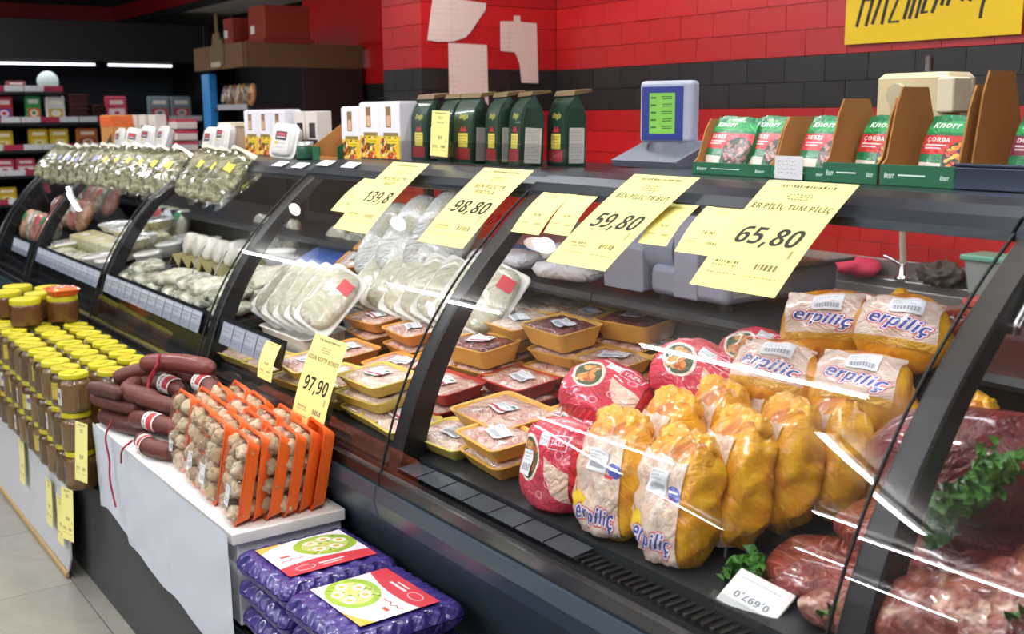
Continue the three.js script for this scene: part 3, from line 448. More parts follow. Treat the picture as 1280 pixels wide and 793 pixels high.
// ---------------------------------------------------------------- meat and parsley
const meatPiece = (name, label, tex, s, pos, rot, o = {}) => solo(name, label, 'meat', packGeo({ nu: 44, nv: 30, ...s }), phys({ map: tex, roughness: 0.28, clearcoat: 0.8, clearcoatRoughness: 0.1, bumpMap: bumpFilm, bumpScale: 0.004, ...o }), pos, rot);
meatPiece('meat_joint', 'large dark red liver leaning against the counter wall', texLiver, { hx: 0.165, hy: 0.088, hz: 0.12, p: 2.3, bump: 0.014, freq: 8, seed: 3 }, [-0.93, 1.035, -1.53], [-0.1, 0.25, 0.12]);
meatPiece('meat_joint', 'dark red joint lying under the liver', texLiver, { hx: 0.2, hy: 0.065, hz: 0.16, p: 2.6, bump: 0.014, freq: 9, seed: 13 }, [-0.84, 0.9, -1.55], [0.05, 0.1, 0.0]);
meatPiece('meat_joint', 'lean red meat slab beside the white price card', texDarkMeat, { hx: 0.13, hy: 0.035, hz: 0.1, p: 2.5, bump: 0.012, freq: 12, seed: 5 }, [-1.06, 0.85, -1.40], [0.1, 0.3, 0.05]);
meatPiece('meat_joint', 'red meat slab lying over the lean slab', texDarkMeat, { hx: 0.12, hy: 0.035, hz: 0.09, p: 2.5, bump: 0.012, freq: 12, seed: 15 }, [-1.02, 0.91, -1.49], [0.15, -0.2, 0.1]);
meatPiece('meat_joint', 'small fatty piece by the grille at the foot of the black arm', texFatMeat, { hx: 0.06, hy: 0.03, hz: 0.04, p: 2.4, bump: 0.012, freq: 20, seed: 25 }, [-0.985, 0.835, -1.295], [0, 0.3, 0.0]);
meatPiece('meat_joint', 'wrapped fatty meat joint heaped in front of the liver', texFatMeat, { hx: 0.15, hy: 0.085, hz: 0.09, p: 2.3, bump: 0.02, freq: 13, seed: 35 }, [-0.72, 0.9, -1.36], [0, 0.3, 0.25]);
meatPiece('meat_joint', 'wrapped fatty meat joint at the front of the heap', texFatMeat, { hx: 0.14, hy: 0.07, hz: 0.07, p: 2.3, bump: 0.02, freq: 13, seed: 45 }, [-0.83, 0.872, -1.29], [0, 0.15, 0.2]);
meatPiece('meat_joint', 'fatty meat joint on top of the heap', texFatMeat, { hx: 0.13, hy: 0.06, hz: 0.08, p: 2.3, bump: 0.018, freq: 13, seed: 55 }, [-0.66, 0.99, -1.43], [0, 0.2, 0.35]);
const leafMat = phys({ color: 0x4f8f2c, roughness: 0.5, side: THREE.DoubleSide, transmission: 0.25, thickness: 0 }), leafDark = phys({ color: 0x387028, roughness: 0.5, side: THREE.DoubleSide, transmission: 0.2, thickness: 0 });
const leafGeo = [0, 1, 2].map((k) => gridGeo(18, 4, (u, v) => { const a = u * 6.283, r = 0.003 + v * 0.016 * (1 + 0.2 * Math.sin(a * 3 + k)); return [r * Math.cos(a), 0.008 * v * Math.sin(a * 7 + k) * v + 0.004 * Math.sin(a * 4 + k * 2) * v, r * Math.sin(a)]; }));
function parsley(label, pos, n, spread, tilt = 0) {
  const t = thing('parsley_bunch', label, 'parsley', pos, [0, 0, tilt]); const q = rng(n * 31 + 5);
  for (let i = 0; i < n; i++) part(t, 'parsley_leaf', leafGeo[i % 3], i % 3 ? leafMat : leafDark, [(q() - 0.5) * spread[0], (q() - 0.2) * spread[1], (q() - 0.5) * spread[2]], [q() * 2 - 0.6, q() * 6, q() * 2 - 1]);
  part(t, 'stem', tube([[-spread[0] / 2, -0.01, 0], [0, 0.005, 0.01], [spread[0] / 2, 0.01, 0]], 0.0025, 8, 6), leafDark);
}
parsley('curly parsley bunch between the liver and the fatty meat', [-0.845, 1.03, -1.395], 60, [0.18, 0.045, 0.06], 0.85);
parsley('small parsley sprig at the foot of the black arm', [-0.93, 0.845, -1.265], 9, [0.08, 0.03, 0.05]);
parsley('small parsley sprig in front of the filed chickens', [-1.19, 0.825, -1.30], 8, [0.06, 0.03, 0.05]);
parsley('parsley sprig among the fatty meat', [-0.66, 0.93, -1.29], 9, [0.08, 0.05, 0.05]);
{
  const tx = canvasTex(192, 144, (g, w, h) => { g.fillStyle = '#dfe2e4'; g.fillRect(0, 0, w, h); g.save(); g.translate(w / 2, 96); g.rotate(Math.PI); g.fillStyle = '#6c7478'; g.font = 'bold 40px sans-serif'; g.textAlign = 'center'; g.fillText('0,697,0', 0, 14); g.restore(); smear(g, 20, 20, 150, 6, 0.25); });
  const t = thing('price_holder', 'white price card lying on the grille before the meat', 'price card', [-1.125, 0.815, -1.262], [-1.0, 0.12, 0]);
  part(t, 'card', box(0.11, 0.07, 0.006, 0.002), M.white); part(t, 'printed_face', new THREE.PlaneGeometry(0.1, 0.062), std(0xffffff, 0.5, { map: tx }), [0, 0, 0.0036]); part(t, 'foot', box(0.11, 0.02, 0.03, 0.003), M.acrylic, [0, -0.038, 0.006]);
}
// thin rods dividing the sections
[[-1.27, -1.34, 0.80, 0.98, 'thin grey wire rod standing among the filed chickens'], [-4.02, -1.36, 0.93, 1.1, 'thin steel rod in the cheese round section'], [-3.8, -1.36, 0.93, 1.1, 'thin steel rod in the cheese round section'], [-3.58, -1.36, 0.93, 1.1, 'thin steel rod in the cheese round section']].forEach(([x, z, y0, y1, lab], i) => solo('divider_rod', lab, 'rod', tube([[0, 0, 0], [0, (y1 - y0) * 0.5, -0.02], [0, y1 - y0, -0.07]], 0.003, 10, 8), M.steel, [x, y0, z], null, i ? 'steel rods in the cheese round section' : undefined));
// ---------------------------------------------------------------- white cheese packs and the cheese sections
const curdMat = wrapped(texCurd, { bumpScale: 0.0022, color: 0xdcdcd0 }), greyPackMat = wrapped(texGreyGreen, { bumpScale: 0.003 }), whitePack = phys({ color: 0xc9ccc6, roughness: 0.3, clearcoat: 0.8, clearcoatRoughness: 0.15, bumpMap: bumpFilm, bumpScale: 0.004 });
{
  const s = { hx: 0.068, hy: 0.1, hz: 0.02, p: 3.6, bump: 0.004, freq: 22, seed: 2 }, body = packGeo(s), lab = patchGeo(s, 0.1, 0.8, 0.3, 0.72, 0.001, 6), rim = loft([[rrect(0.15, 0.215, 0.02), -0.003], [rrect(0.156, 0.221, 0.022), 0], [rrect(0.15, 0.215, 0.02), 0.003]]);
  const redDot = std(0xd03a44, 0.5), greenDot = std(0x2c7a58, 0.5), blackDot = std(0x333a3c, 0.5);
  const g = 'white cheese packs leaning in a row', l = 'flat clear pack of white shredded cheese leaning in the row', crate = [M.foamWhite, 'cheese_crate'];
  // crate that carries the packs
  const t = thing('cheese_crate', 'low white crate under the leaning white cheese packs', 'crate', [-3.08, deckY(-1.765) + 0.002, -1.765], [0.13, 0, 0]);
  part(t, 'crate_body', trayGeo(0.6, 0.22, 0.1, 0.02, 0.01, 0.006, 0.07), M.foamWhite);
  const rows = [];
  for (let i = 2; i < 9; i++) rows.push([-3.33 + i * 0.105, 1.045 + 0.004 * i, -1.675, -0.75 + rr(-0.05, 0.05), 0.5 + rr(-0.08, 0.08), rr(-0.05, 0.05)]);
  rows.forEach(([x, y, z, rx, ry, rz], i) => { const o = thing('cheese_pack', l, 'cheese pack', [x, y, z], [rx, ry, rz], g); part(o, 'pouch', body, curdMat); part(o, 'tray_rim', rim, M.foamWhite, [0, 0, -0.008], [Math.PI / 2, 0, 0]); if (i % 3 !== 1) part(o, 'printed_mark', lab, [redDot, greenDot, blackDot][i % 3]); });
  const t3 = thing('cheese_crate', 'white crate near the glass under the front group of cheese packs', 'crate', [-3.23, deckY(-1.46) + 0.002, -1.46], [0.13, 0, 0]); part(t3, 'crate_body', trayGeo(0.34, 0.15, 0.075, 0.02, 0.01, 0.006, 0.05), M.foamWhite);
  for (let i = 0; i < 5; i++) { const o = thing('cheese_pack', `flat pack of shredded white cheese near the glass, ${['first', 'second', 'third', 'fourth', 'fifth'][i]} from the steel rods`, 'cheese pack', [-3.39 + i * 0.088, 1.0 + 0.006 * i, -1.46], [-0.7 + rr(-0.05, 0.05), 0.5 + rr(-0.08, 0.08), rr(-0.05, 0.05) - 0.08], 'white cheese packs near the glass'); part(o, 'pouch', body, curdMat); part(o, 'tray_rim', rim, M.foamWhite, [0, 0, -0.008], [Math.PI / 2, 0, 0]); if (i !== 3) part(o, 'printed_mark', lab, [greenDot, blackDot, greenDot, redDot, redDot][i]); }
  const B = { hx: 0.1, hy: 0.145, hz: 0.028, p: 3.8, bump: 0.005, freq: 16, seed: 6 }, bb = packGeo(B), bl = patchGeo(B, -0.5, 0.5, 0.0, 0.75, 0.001, 8);
  [[-3.07, 1.185, -1.785, 'large glossy white cheese pack leaning behind the 139,8 tag'], [-2.91, 1.205, -1.795, 'large glossy white cheese pack leaning upright between the big tags'], [-3.24, 1.15, -1.79, 'large glossy white cheese pack behind the leaning row, beside the orange packs']].forEach(([x, y, z, lab], i) => { const o = thing('cheese_pack', lab, 'cheese pack', [x, y, z], [-0.6, 0.55, -0.1 + 0.06 * i]); part(o, 'pouch', bb, whitePack); part(o, 'clear_window', bl, curdMat); });
  foodTray('white', 'curd', 'flat white tray of cheese below the 98,80 tag', undefined, [-2.72, 1.06, -1.81], [0.2, 0.2, 0]);
  const o2 = thing('cheese_crate', 'small white crate under the flat white tray', 'crate', [-2.68, deckY(-1.8) + 0.002, -1.8], [0.13, 0, 0]); part(o2, 'crate_body', trayGeo(0.17, 0.16, 0.15, 0.02, 0.01, 0.004, 0.14), M.foamWhite);
  foodTray('tan', 'pale', 'orange tray pack behind the white cheese row, upper one', undefined, [-3.36, 1.13, -1.83], [0.5, 0.3, 0]);
  foodTray('tan', 'pale', 'orange tray pack behind the white cheese row, lower one', undefined, [-3.42, 1.06, -1.77], [0.5, 0.3, 0]);
}
{ // cheese rounds section
  const r = 0.1, roundG = lathe([[0, -0.03], [0.035, -0.03], [0.046, -0.024], [0.05, -0.012], [0.05, 0.012], [0.046, 0.024], [0.035, 0.03], [0, 0.03]], 26), cheese = phys({ color: 0xeceadd, roughness: 0.45, clearcoat: 0.3 });
  const zig = thing('zigzag_tray', 'olive zigzag tray carrying the white cheese rounds', 'tray', [-4.43, deckY(-1.62, r) + 0.003, -1.62], [0.13, 0, 0]);
  const zp = []; for (let i = 0; i <= 10; i++) zp.push([-0.3 + i * 0.06, i % 2 ? 0.055 : 0.01]); for (let i = 10; i >= 0; i--) zp.push([-0.3 + i * 0.06, i % 2 ? 0.05 : 0]);
  part(zig, 'corrugated_sheet', shapeXY(zp, 0.2), std(0x8b8450, 0.6));
  for (let i = 0; i < 5; i++) solo('cheese_round', 'white cheese round standing in the zigzag tray', 'cheese', roundG, cheese, [-4.66 + i * 0.12, deckY(-1.6, r) + 0.085, -1.60], [1.35, 0, 0.1], 'white cheese rounds');
  for (let i = 0; i < 4; i++) solo('cheese_round', 'white cheese round lying behind the standing rounds', 'cheese', roundG, cheese, [-4.58 + i * 0.13, deckY(-1.78, r) + 0.04, -1.78], [0.13, 0, 0], 'white cheese rounds lying behind');
  solo('paper_sheet', 'white paper sheet spread before the cheese rounds', 'paper', gridGeo(10, 6, (u, v) => { const x = (u - 0.5) * 0.5, z = (0.5 - v) * 0.16; return [x, 0.004 * Math.sin(u * 9) * v, z]; }), std(0xeceef0, 0.7, { side: THREE.DoubleSide }), [-4.3, deckY(-1.4, r) + 0.008, -1.40], [0.13, 0, 0]);
  const s = { hx: 0.085, hy: 0.02, hz: 0.066, p: 3.4, bump: 0.013, freq: 34, seed: 3, nu: 40, nv: 26 }, gp = packGeo(s), gl = patchGeo({ ...s }, -0.2, 0.2, -0.3, 0.3, 0.001, 4);
  const g = 'clear bags of grey-green olives and cheese', l = 'clear film bag of grey-green olives and cheese in the cheese round section';
  [[-4.03, -1.33], [-3.86, -1.32], [-3.7, -1.33], [-3.53, -1.33], [-3.95, -1.46], [-3.78, -1.47], [-3.6, -1.46], [-4.2, -1.31], [-4.38, -1.31], [-4.54, -1.32], [-4.0, -1.6], [-3.82, -1.62], [-3.62, -1.61]].forEach(([x, z], i) => solo('olive_bag', l, 'food bag', gp, greyPackMat, [x, deckY(z, r) + 0.025 + (i % 3) * 0.004, z], [0.13, rr(-0.4, 0.4), rr(-0.08, 0.08)], g));
  [[-3.94, -1.35], [-3.77, -1.36], [-3.6, -1.35], [-4.12, -1.34], [-3.88, -1.53], [-3.7, -1.55], [-4.46, -1.34]].forEach(([x, z], i) => solo('olive_bag', 'clear film bag of olives and cheese lying on other bags in the cheese round section', 'food bag', gp, i % 2 ? curdMat : greyPackMat, [x, deckY(z, r) + 0.064, z], [0.2, rr(-0.6, 0.6), rr(-0.15, 0.15)], 'upper clear bags in the cheese round section'));
  const lw = packGeo({ hx: 0.07, hy: 0.09, hz: 0.022, p: 3.4, bump: 0.006, freq: 24, seed: 8 });
  for (let i = 0; i < 6; i++) solo('cheese_bag', 'upright film bag of white cheese at the rear of the cheese round section', 'food bag', lw, i % 3 === 1 ? greyPackMat : curdMat, [-4.3 + i * 0.16 - (i > 2 ? 0 : 0.24), deckY(-1.86, r) + 0.085, -1.865], [-0.25, rr(-0.2, 0.2), rr(-0.08, 0.08)], 'upright film bags at the rear of the cheese round section');
  const bt = thing('blue_tray', 'flat blue plastic tray at the rear of the cheese round section', 'tray', [-3.62, deckY(-1.77, r) + 0.06, -1.75], [0.45, 0, 0]); part(bt, 'tray_body', trayGeo(0.42, 0.14, 0.025), std(0x1f4f96, 0.4));
  solo('white_tub', 'white tub behind the clear bags', 'tub', lathe([[0, 0], [0.05, 0], [0.06, 0.07], [0.064, 0.07], [0.064, 0.078], [0, 0.08]], 24), M.white, [-4.05, deckY(-1.74, r) + 0.012, -1.74]);
}
{ // cheese slabs section and short end section
  const r = 0.1, slabG = box(0.22, 0.075, 0.13, 0.012), slabM = [0xd6d09a, 0xddd8ac, 0xe4dfc0].map((c) => phys({ color: c, roughness: 0.4, clearcoat: 0.6, bumpMap: bumpFilm, bumpScale: 0.003 }));
  [[-5.62, -1.42], [-5.36, -1.42], [-5.1, -1.43], [-5.5, -1.6], [-5.2, -1.6]].forEach(([x, z], i) => { const t = thing('cheese_slab', 'pale yellow cheese slab in film in the cheese slab section', 'cheese', [x, deckY(z, r) + 0.05, z], [0.13, rr(-0.1, 0.1), 0], 'pale yellow cheese slabs'); part(t, 'cheese', slabG, slabM[i % 3]); part(t, 'price_sticker', new THREE.PlaneGeometry(0.06, 0.04), sticker, [0.02, 0.0385, 0.02], [-Math.PI / 2, 0, 0.2]); });
  [[-5.02, -1.3], [-4.86, -1.31], [-4.8, -1.46], [-4.95, -1.6], [-4.83, -1.74]].forEach(([x, z], i) => { const t = thing('cheese_tub', 'round clear tub of white cheese near the black arm', 'cheese tub', [x, deckY(z, r) + 0.008, z], [0.13, 0, 0], 'round white cheese tubs'); part(t, 'tub', lathe([[0, 0], [0.05, 0], [0.058, 0.05], [0.06, 0.052]], 24), M.white); part(t, 'lid', lathe([[0.063, 0.05], [0.064, 0.058], [0.05, 0.062], [0, 0.062]], 24), phys({ color: 0xe8e8e0, roughness: 0.2, clearcoat: 1 })); });
  const clr = phys({ color: 0xdfe2dc, roughness: 0.12, clearcoat: 1 });
  [[-5.7, -1.33, 0], [-5.48, -1.52, 0.075], [-5.24, -1.5, 0.075], [-5.05, -1.5, 0.06], [-5.34, -1.68, 0.075], [-5.1, -1.72, 0], [-4.98, -1.44, 0.06]].forEach(([x, z, up], i) => { const t = thing('cheese_box', 'flat lidded clear box of white cheese in the cheese slab section', 'cheese tub', [x, deckY(z, r) + up + 0.016, z], [0.13, rr(-0.2, 0.2), 0], 'flat lidded cheese boxes'); part(t, 'tub', trayGeo(0.17, 0.12, 0.035), i % 2 ? M.foamWhite : slabM[1]); part(t, 'lid', moundGeo(0.17, 0.12, 0.01, i, 0.002), clr, [0, 0.036, 0]); });
  const s = { hx: 0.07, hy: 0.085, hz: 0.035, p: 2.3, bump: 0.01, freq: 20, seed: 9 }, bg = packGeo(s), bl = patchGeo(s, -0.5, 0.5, 0.1, 0.6, 0.001, 8);
  const mats = [wrapped(texPale, { color: 0xe8c8b0 }), wrapped(texPouch), wrapped(texChicken, { color: 0xd8b0a8 })], marks = [std(0x2a8a5c, 0.5), std(0xc04a5a, 0.5), std(0xd8d8e0, 0.5)];
  for (let i = 0; i < 15; i++) { const x = -6.52 + (i % 5) * 0.14 + (Math.floor(i / 5) % 2) * 0.03, k = Math.floor(i / 5), z = -1.33 - k * 0.15; const t = thing('nut_bag', 'clear bag of beige snacks propped in the short end section', 'food bag', [x, deckY(z, r) + 0.085 + k * 0.05, z], [-0.45, rr(-0.3, 0.3), rr(-0.2, 0.2)], 'snack bags in the short end section'); part(t, 'bag', bg, mats[i % 3]); part(t, 'printed_mark', bl, marks[(i * 2 + k) % 3]); }
  for (let i = 0; i < 4; i++) { const x = -5.78 + i * 0.15, z = -1.78; const t = thing('cheese_pouch', 'film pouch of white cheese behind the cheese slabs', 'food bag', [x, deckY(z, r) + 0.08, z], [-0.4, rr(-0.3, 0.3), 0.1], 'film pouches behind the cheese slabs'); part(t, 'bag', bg, curdMat); part(t, 'printed_mark', bl, marks[i % 3]); }
  for (let i = 0; i < 5; i++) solo('olive_bag', 'flat clear bag in front of the cheese slabs', 'food bag', packGeo({ hx: 0.08, hy: 0.02, hz: 0.05, p: 2.6, bump: 0.008, freq: 24, seed: i }), i % 2 ? curdMat : greyPackMat, [-5.74 + i * 0.15, deckY(-1.3, r) + 0.024, -1.29], [0.13, 0.2 * i, 0], 'flat clear bags in front of the cheese slabs');
}
// ---------------------------------------------------------------- rear work shelf: scale, carrier bags, boxes
{
  const y = 1.121, t = thing('counter_scale', 'grey electronic scale on the work shelf with a raised display', 'scale', [-1.87, y, -2.0]);
  part(t, 'base', box(0.26, 0.075, 0.4, 0.02), M.greyPlastic, [0, 0.055, -0.02]);
  for (const [sx, sz] of [[-1, -1], [1, -1], [-1, 1], [1, 1]]) part(t, 'foot', cyl(0.015, 0.018, 0.02, 12), M.blackPaint, [sx * 0.1, 0.01, sz * 0.15]);
  part(t, 'printer_housing', profileX([[0.17, 0.02], [0.175, 0.12], [0.15, 0.18], [0.1, 0.205], [0.05, 0.2], [0.02, 0.16], [0.01, 0.09], [0.01, 0.02]], 0.15, 0.004), M.greyPlastic, [-0.235, 0, 0]);
  part(t, 'paper_roll', cyl(0.072, 0.072, 0.13, 32), std(0x9aa6bc, 0.35), [-0.125, 0.125, 0.1], [0, 0, Math.PI / 2]);
  part(t, 'front_upright', box(0.08, 0.2, 0.05, 0.006), M.greyPlastic, [0.0, 0.12, 0.16]);
  part(t, 'pole', box(0.05, 0.36, 0.05, 0.006), M.greyPlastic, [-0.29, 0.2, -0.14]); part(t, 'rear_bridge', box(0.3, 0.06, 0.07, 0.008), M.greyPlastic, [-0.17, 0.05, -0.14]);
  part(t, 'pan', box(0.3, 0.012, 0.3, 0.005), M.brushed, [0.03, 0.105, -0.06]);
  part(t, 'rating_plate', new THREE.PlaneGeometry(0.055, 0.05), std(0xffffff, 0.5, { map: canvasTex(96, 80, (g, w, h) => { g.fillStyle = '#d9dde2'; g.fillRect(0, 0, w, h); for (let i = 0; i < 6; i++) smear(g, 8, 8 + i * 11, 60, 4, 0.5); g.fillStyle = '#3aa052'; g.fillRect(72, 34, 14, 16); }) }), [0.131, 0.06, 0.13], [0, Math.PI / 2, 0]);
  // display head above the top shelf
  const head = part(t, 'display_head', box(0.155, 0.165, 0.05, 0.012), M.greyPlastic, [-0.365, 1.578 - y, -0.1], [0, 0.42, 0]);
  part(head, 'display_bezel', box(0.118, 0.142, 0.004, 0.001), std(0x2a3a8c, 0.4), [-0.01, -0.004, 0.0255]);
  part(head, 'display_screen', new THREE.PlaneGeometry(0.074, 0.108), std(0xffffff, 0.3, { map: canvasTex(128, 144, (g, w, h) => { g.fillStyle = '#7fbf52'; g.fillRect(0, 0, w, h); g.fillStyle = '#24401c'; for (let i = 0; i < 5; i++) { g.fillRect(8, 14 + i * 26, 26, 6); g.fillRect(60 + (i % 2) * 8, 12 + i * 26, 54 - (i % 2) * 8, 3); g.fillRect(64, 19 + i * 26, 48, 3); } }), emissiveMap: null, emissive: 0x5c9a30, emissiveIntensity: 0.25 }), [-0.01, -0.004, 0.028]);
  part(head, 'neck', cyl(0.05, 0.06, 0.03, 20), M.greyPlasticDark, [0, -0.095, 0]);
  part(t, 'display_foot', profileX([[0.07, -0.012], [0.075, 0], [-0.05, 0.05], [-0.06, 0.045], [-0.06, -0.012]], 0.25, 0.003), M.greyPlasticDark, [-0.345, 1.448 - y, -0.06]);
}
{
  const y = 1.121;
  const bagS = (hx, hz, seed) => packGeo({ hx, hy: 0.024, hz, p: 4, bump: 0.007, freq: 22, seed });
  const white = phys({ color: 0xe9eaec, roughness: 0.35, clearcoat: 0.4, bumpMap: bumpFilm, bumpScale: 0.004 });
  solo('carrier_bag_stack', 'folded white carrier bags on the work shelf beside the black arm', 'plastic bags', bagS(0.13, 0.07, 4), white, [-2.66, y + 0.034, -1.86], [0, 0.3, 0]);
  solo('carrier_bag_stack', 'folded white carrier bags on the work shelf beside the scale', 'plastic bags', bagS(0.12, 0.075, 9), white, [-2.345, y + 0.034, -1.86], [0, 0.2, 0]);
  solo('carrier_bag_stack', 'second bundle of white bags lying on the bags beside the scale', 'plastic bags', bagS(0.1, 0.065, 12), white, [-2.345, y + 0.085, -1.87], [0, 0.3, 0.05]);
  const b = thing('carton', 'small blue carton behind the white bags', 'box', [-2.76, y, -1.98], [0, 0.2, 0]); part(b, 'carton_body', box(0.22, 0.05, 0.08, 0.003), std(0x3f8fd0, 0.5), [0, 0.026, 0]); part(b, 'printed_strip', box(0.14, 0.018, 0.002, 0.0005), std(0x1e4a86, 0.5), [0, 0.03, 0.041]);
  const p = thing('carton', 'small pink and white carton standing between the white bags', 'box', [-2.5, y, -1.98], [0, 0.4, 0]); part(p, 'carton_body', box(0.08, 0.075, 0.08, 0.003), std(0xe6e8f2, 0.5), [0, 0.038, 0]); part(p, 'printed_strip', box(0.082, 0.025, 0.082, 0.002), std(0xd83a78, 0.5), [0, 0.014, 0]); part(p, 'printed_mark', box(0.05, 0.02, 0.001, 0.0003), std(0x3a6ac0, 0.5), [0, 0.05, 0.041]);
}
// ---------------------------------------------------------------- steel sink counter along the wall
{
  const t = thing('sink_counter', 'long steel sink counter along the red wall', 'sink counter', [-3.0, 0, -3.25]);
  part(t, 'worktop', box(3.1, 0.04, 0.1, 0.004), M.steel, [0, 0.95, 0.19]);
  part(t, 'worktop_rear', box(3.1, 0.04, 0.06, 0.004), M.steel, [0, 0.95, -0.21]);
  part(t, 'worktop_end', box(1.75, 0.04, 0.34, 0.004), M.steel, [-0.67, 0.95, -0.01]);
  part(t, 'worktop_end', box(0.55, 0.04, 0.34, 0.004), M.steel, [1.275, 0.95, -0.01]);
  part(t, 'basin', box(0.8, 0.02, 0.34, 0.004), M.brushed, [0.6, 0.76, -0.01]);
  for (const s of [-1, 1]) part(t, 'basin_wall', box(0.8, 0.18, 0.012, 0.003), M.brushed, [0.6, 0.85, -0.01 + s * 0.165]);
  part(t, 'backsplash', box(3.1, 0.07, 0.015, 0.003), M.brushed, [0, 1.0, -0.235]);
  part(t, 'cabinet_front', box(3.1, 0.86, 0.02, 0.004), M.brushed, [0, 0.5, 0.21]);
  const f = part(t, 'faucet', lathe([[0, 0], [0.03, 0], [0.03, 0.012], [0.016, 0.02], [0.014, 0.06], [0, 0.06]], 18), M.chrome, [0.57, 0.97, -0.2]);
  part(f, 'spout', tube([[0, 0.05, 0], [0.005, 0.15, 0.02], [0.015, 0.24, 0.04]], 0.012, 12, 10), std(0xc9b9a4, 0.4)); part(f, 'lever', tube([[0, 0.05, 0], [-0.05, 0.075, 0.01], [-0.075, 0.08, 0.01]], 0.007, 8, 8), M.chrome);
  solo('pink_cloth', 'crumpled pink cloth on the sink counter', 'cloth', packGeo({ hx: 0.11, hy: 0.035, hz: 0.06, p: 2.1, bump: 0.02, freq: 25, seed: 5 }), std(0xd23a58, 0.8), [-2.62, 1.005, -3.42]);
  solo('scouring_pad', 'grey steel scouring wool beside the faucet', 'scourer', packGeo({ hx: 0.09, hy: 0.04, hz: 0.05, p: 2, bump: 0.025, freq: 60, seed: 7, nu: 40, nv: 26 }), std(0x5a5248, 0.7, { metalness: 0.4 }), [-2.27, 1.01, -3.44]);
  const c = thing('lidded_container', 'clear container with a green lid on the sink counter', 'container', [-2.06, 0.972, -3.41]); part(c, 'box_body', loft([[rrect(0.12, 0.1, 0.02), 0], [rrect(0.15, 0.12, 0.02), 0.11]]), std(0x9aa29c, 0.35)); part(c, 'lid', box(0.165, 0.022, 0.135, 0.008), std(0x6fae94, 0.4), [0, 0.12, 0]);
  const bt = thing('black_tray', 'flat black tray on the sink counter behind the scale', 'tray', [-2.92, 0.972, -3.2]); part(bt, 'tray_body', trayGeo(0.3, 0.2, 0.03), M.blackPaint);
  const cb = thing('carton', 'small brown carton on the sink counter behind the scale', 'box', [-2.95, 1.004, -3.25]); part(cb, 'carton_body', box(0.14, 0.1, 0.1, 0.004), std(0xb07a38, 0.8), [0, 0.051, 0]); part(cb, 'tape', box(0.142, 0.02, 0.102, 0.002), std(0x8a6a3a, 0.4), [0, 0.06, 0]);
  solo('cutting_board', 'red cutting board beside the gas spring', 'cutting board', box(0.5, 0.03, 0.3, 0.01), std(0xb24a44, 0.6), [-1.72, 0.987, -3.25]);
  solo('wall_hook', 'short green strip stuck on the red wall', 'sticker', box(0.025, 0.075, 0.004, 0.001), std(0x2c9a34, 0.5), [-2.32, 1.19, -3.497], [0, 0, 0.06]);
}
{ // cream machine behind the soup cartons
  const t = thing('cream_machine', 'cream machine with a round knob on the top shelf behind the soup cartons', 'machine', [-1.415, 1.4365, -2.05]);
  part(t, 'lower_body', box(0.14, 0.17, 0.1, 0.012), M.cream, [0, 0.085, 0]); part(t, 'head', loft([[rrect(0.165, 0.12, 0.02), 0.12], [rrect(0.165, 0.12, 0.02), 0.205], [rrect(0.15, 0.1, 0.02), 0.216]]), M.cream);
  part(t, 'side_box', box(0.04, 0.07, 0.06, 0.005), std(0xd8cfb4, 0.45), [0.085, 0.17, 0.03]); part(t, 'knob', cyl(0.022, 0.024, 0.016, 24), std(0xb8ad8c, 0.4), [-0.02, 0.172, 0.066], [Math.PI / 2, 0, 0]); part(t, 'plunger', cyl(0.008, 0.008, 0.036, 14), M.chrome, [0.012, 0.232, 0.01]);
  part(t, 'dark_panel', box(0.06, 0.1, 0.006, 0.002), std(0x1c2420, 0.5), [0.03, 0.06, 0.051]);
}
// ---------------------------------------------------------------- goods on the top shelf
const pouchTex = (accent, kind) => canvasTex(256, 320, (g, w, h) => {
  g.fillStyle = '#13784a'; g.fillRect(0, 0, w, h); g.fillStyle = '#2fa45a'; g.beginPath(); g.moveTo(0, 60); g.quadraticCurveTo(w / 2, 10, w, 50); g.lineTo(w, 90); g.lineTo(0, 100); g.fill();
  g.fillStyle = '#f2f6ee'; g.font = 'bold italic 44px sans-serif'; g.fillText('Knorr', 18, 74);
  g.fillStyle = accent; g.fillRect(0, 110, w, 96); g.fillStyle = '#f4ece4'; g.font = 'bold 30px sans-serif'; g.fillText(kind === 0 ? 'SEBZE' : kind === 1 ? 'ÇORBA' : 'DOMATES', 12, 142); smear(g, 12, 156, 120, 10, 0.001); g.fillStyle = 'rgba(255,255,255,.8)'; g.fillRect(12, 156, 90, 8); g.fillRect(12, 172, 70, 8);
  g.fillStyle = '#e8e2d6'; g.fillRect(0, 250, w * 0.4, 70); g.fillStyle = '#2a2e22'; g.beginPath(); g.ellipse(w * 0.72, 220, 84, 90, 0, 0, 7); g.fill();
  for (let i = 0; i < 46; i++) { g.fillStyle = (kind === 0 ? ['#8a5c58', '#b08078', '#6a4440'] : ['#e08a2a', '#c8482a', '#f0b44a'])[i % 3]; g.beginPath(); g.ellipse(w * 0.72 + (R() - 0.5) * 130, 220 + (R() - 0.5) * 140, 14, 9, R() * 3, 0, 7); g.fill(); }
});
const pTex = [pouchTex('#d2323e', 0), pouchTex('#c92c2c', 1), pouchTex('#7a1e3c', 2)].map((m) => phys({ map: m, roughness: 0.3, clearcoat: 0.5, clearcoatRoughness: 0.2, bumpMap: bumpFilm, bumpScale: 0.002 }));
const pouchGreen = phys({ color: 0x1a7a48, roughness: 0.35, clearcoat: 0.5 });
const pS = { hx: 0.064, hy: 0.066, hz: 0.012, p: 4, bump: 0.003, freq: 24, seed: 3 }, pBody = packGeo(pS), pFace = patchGeo(pS, -0.93, 0.93, -0.94, 0.94, 0.0008, 12);
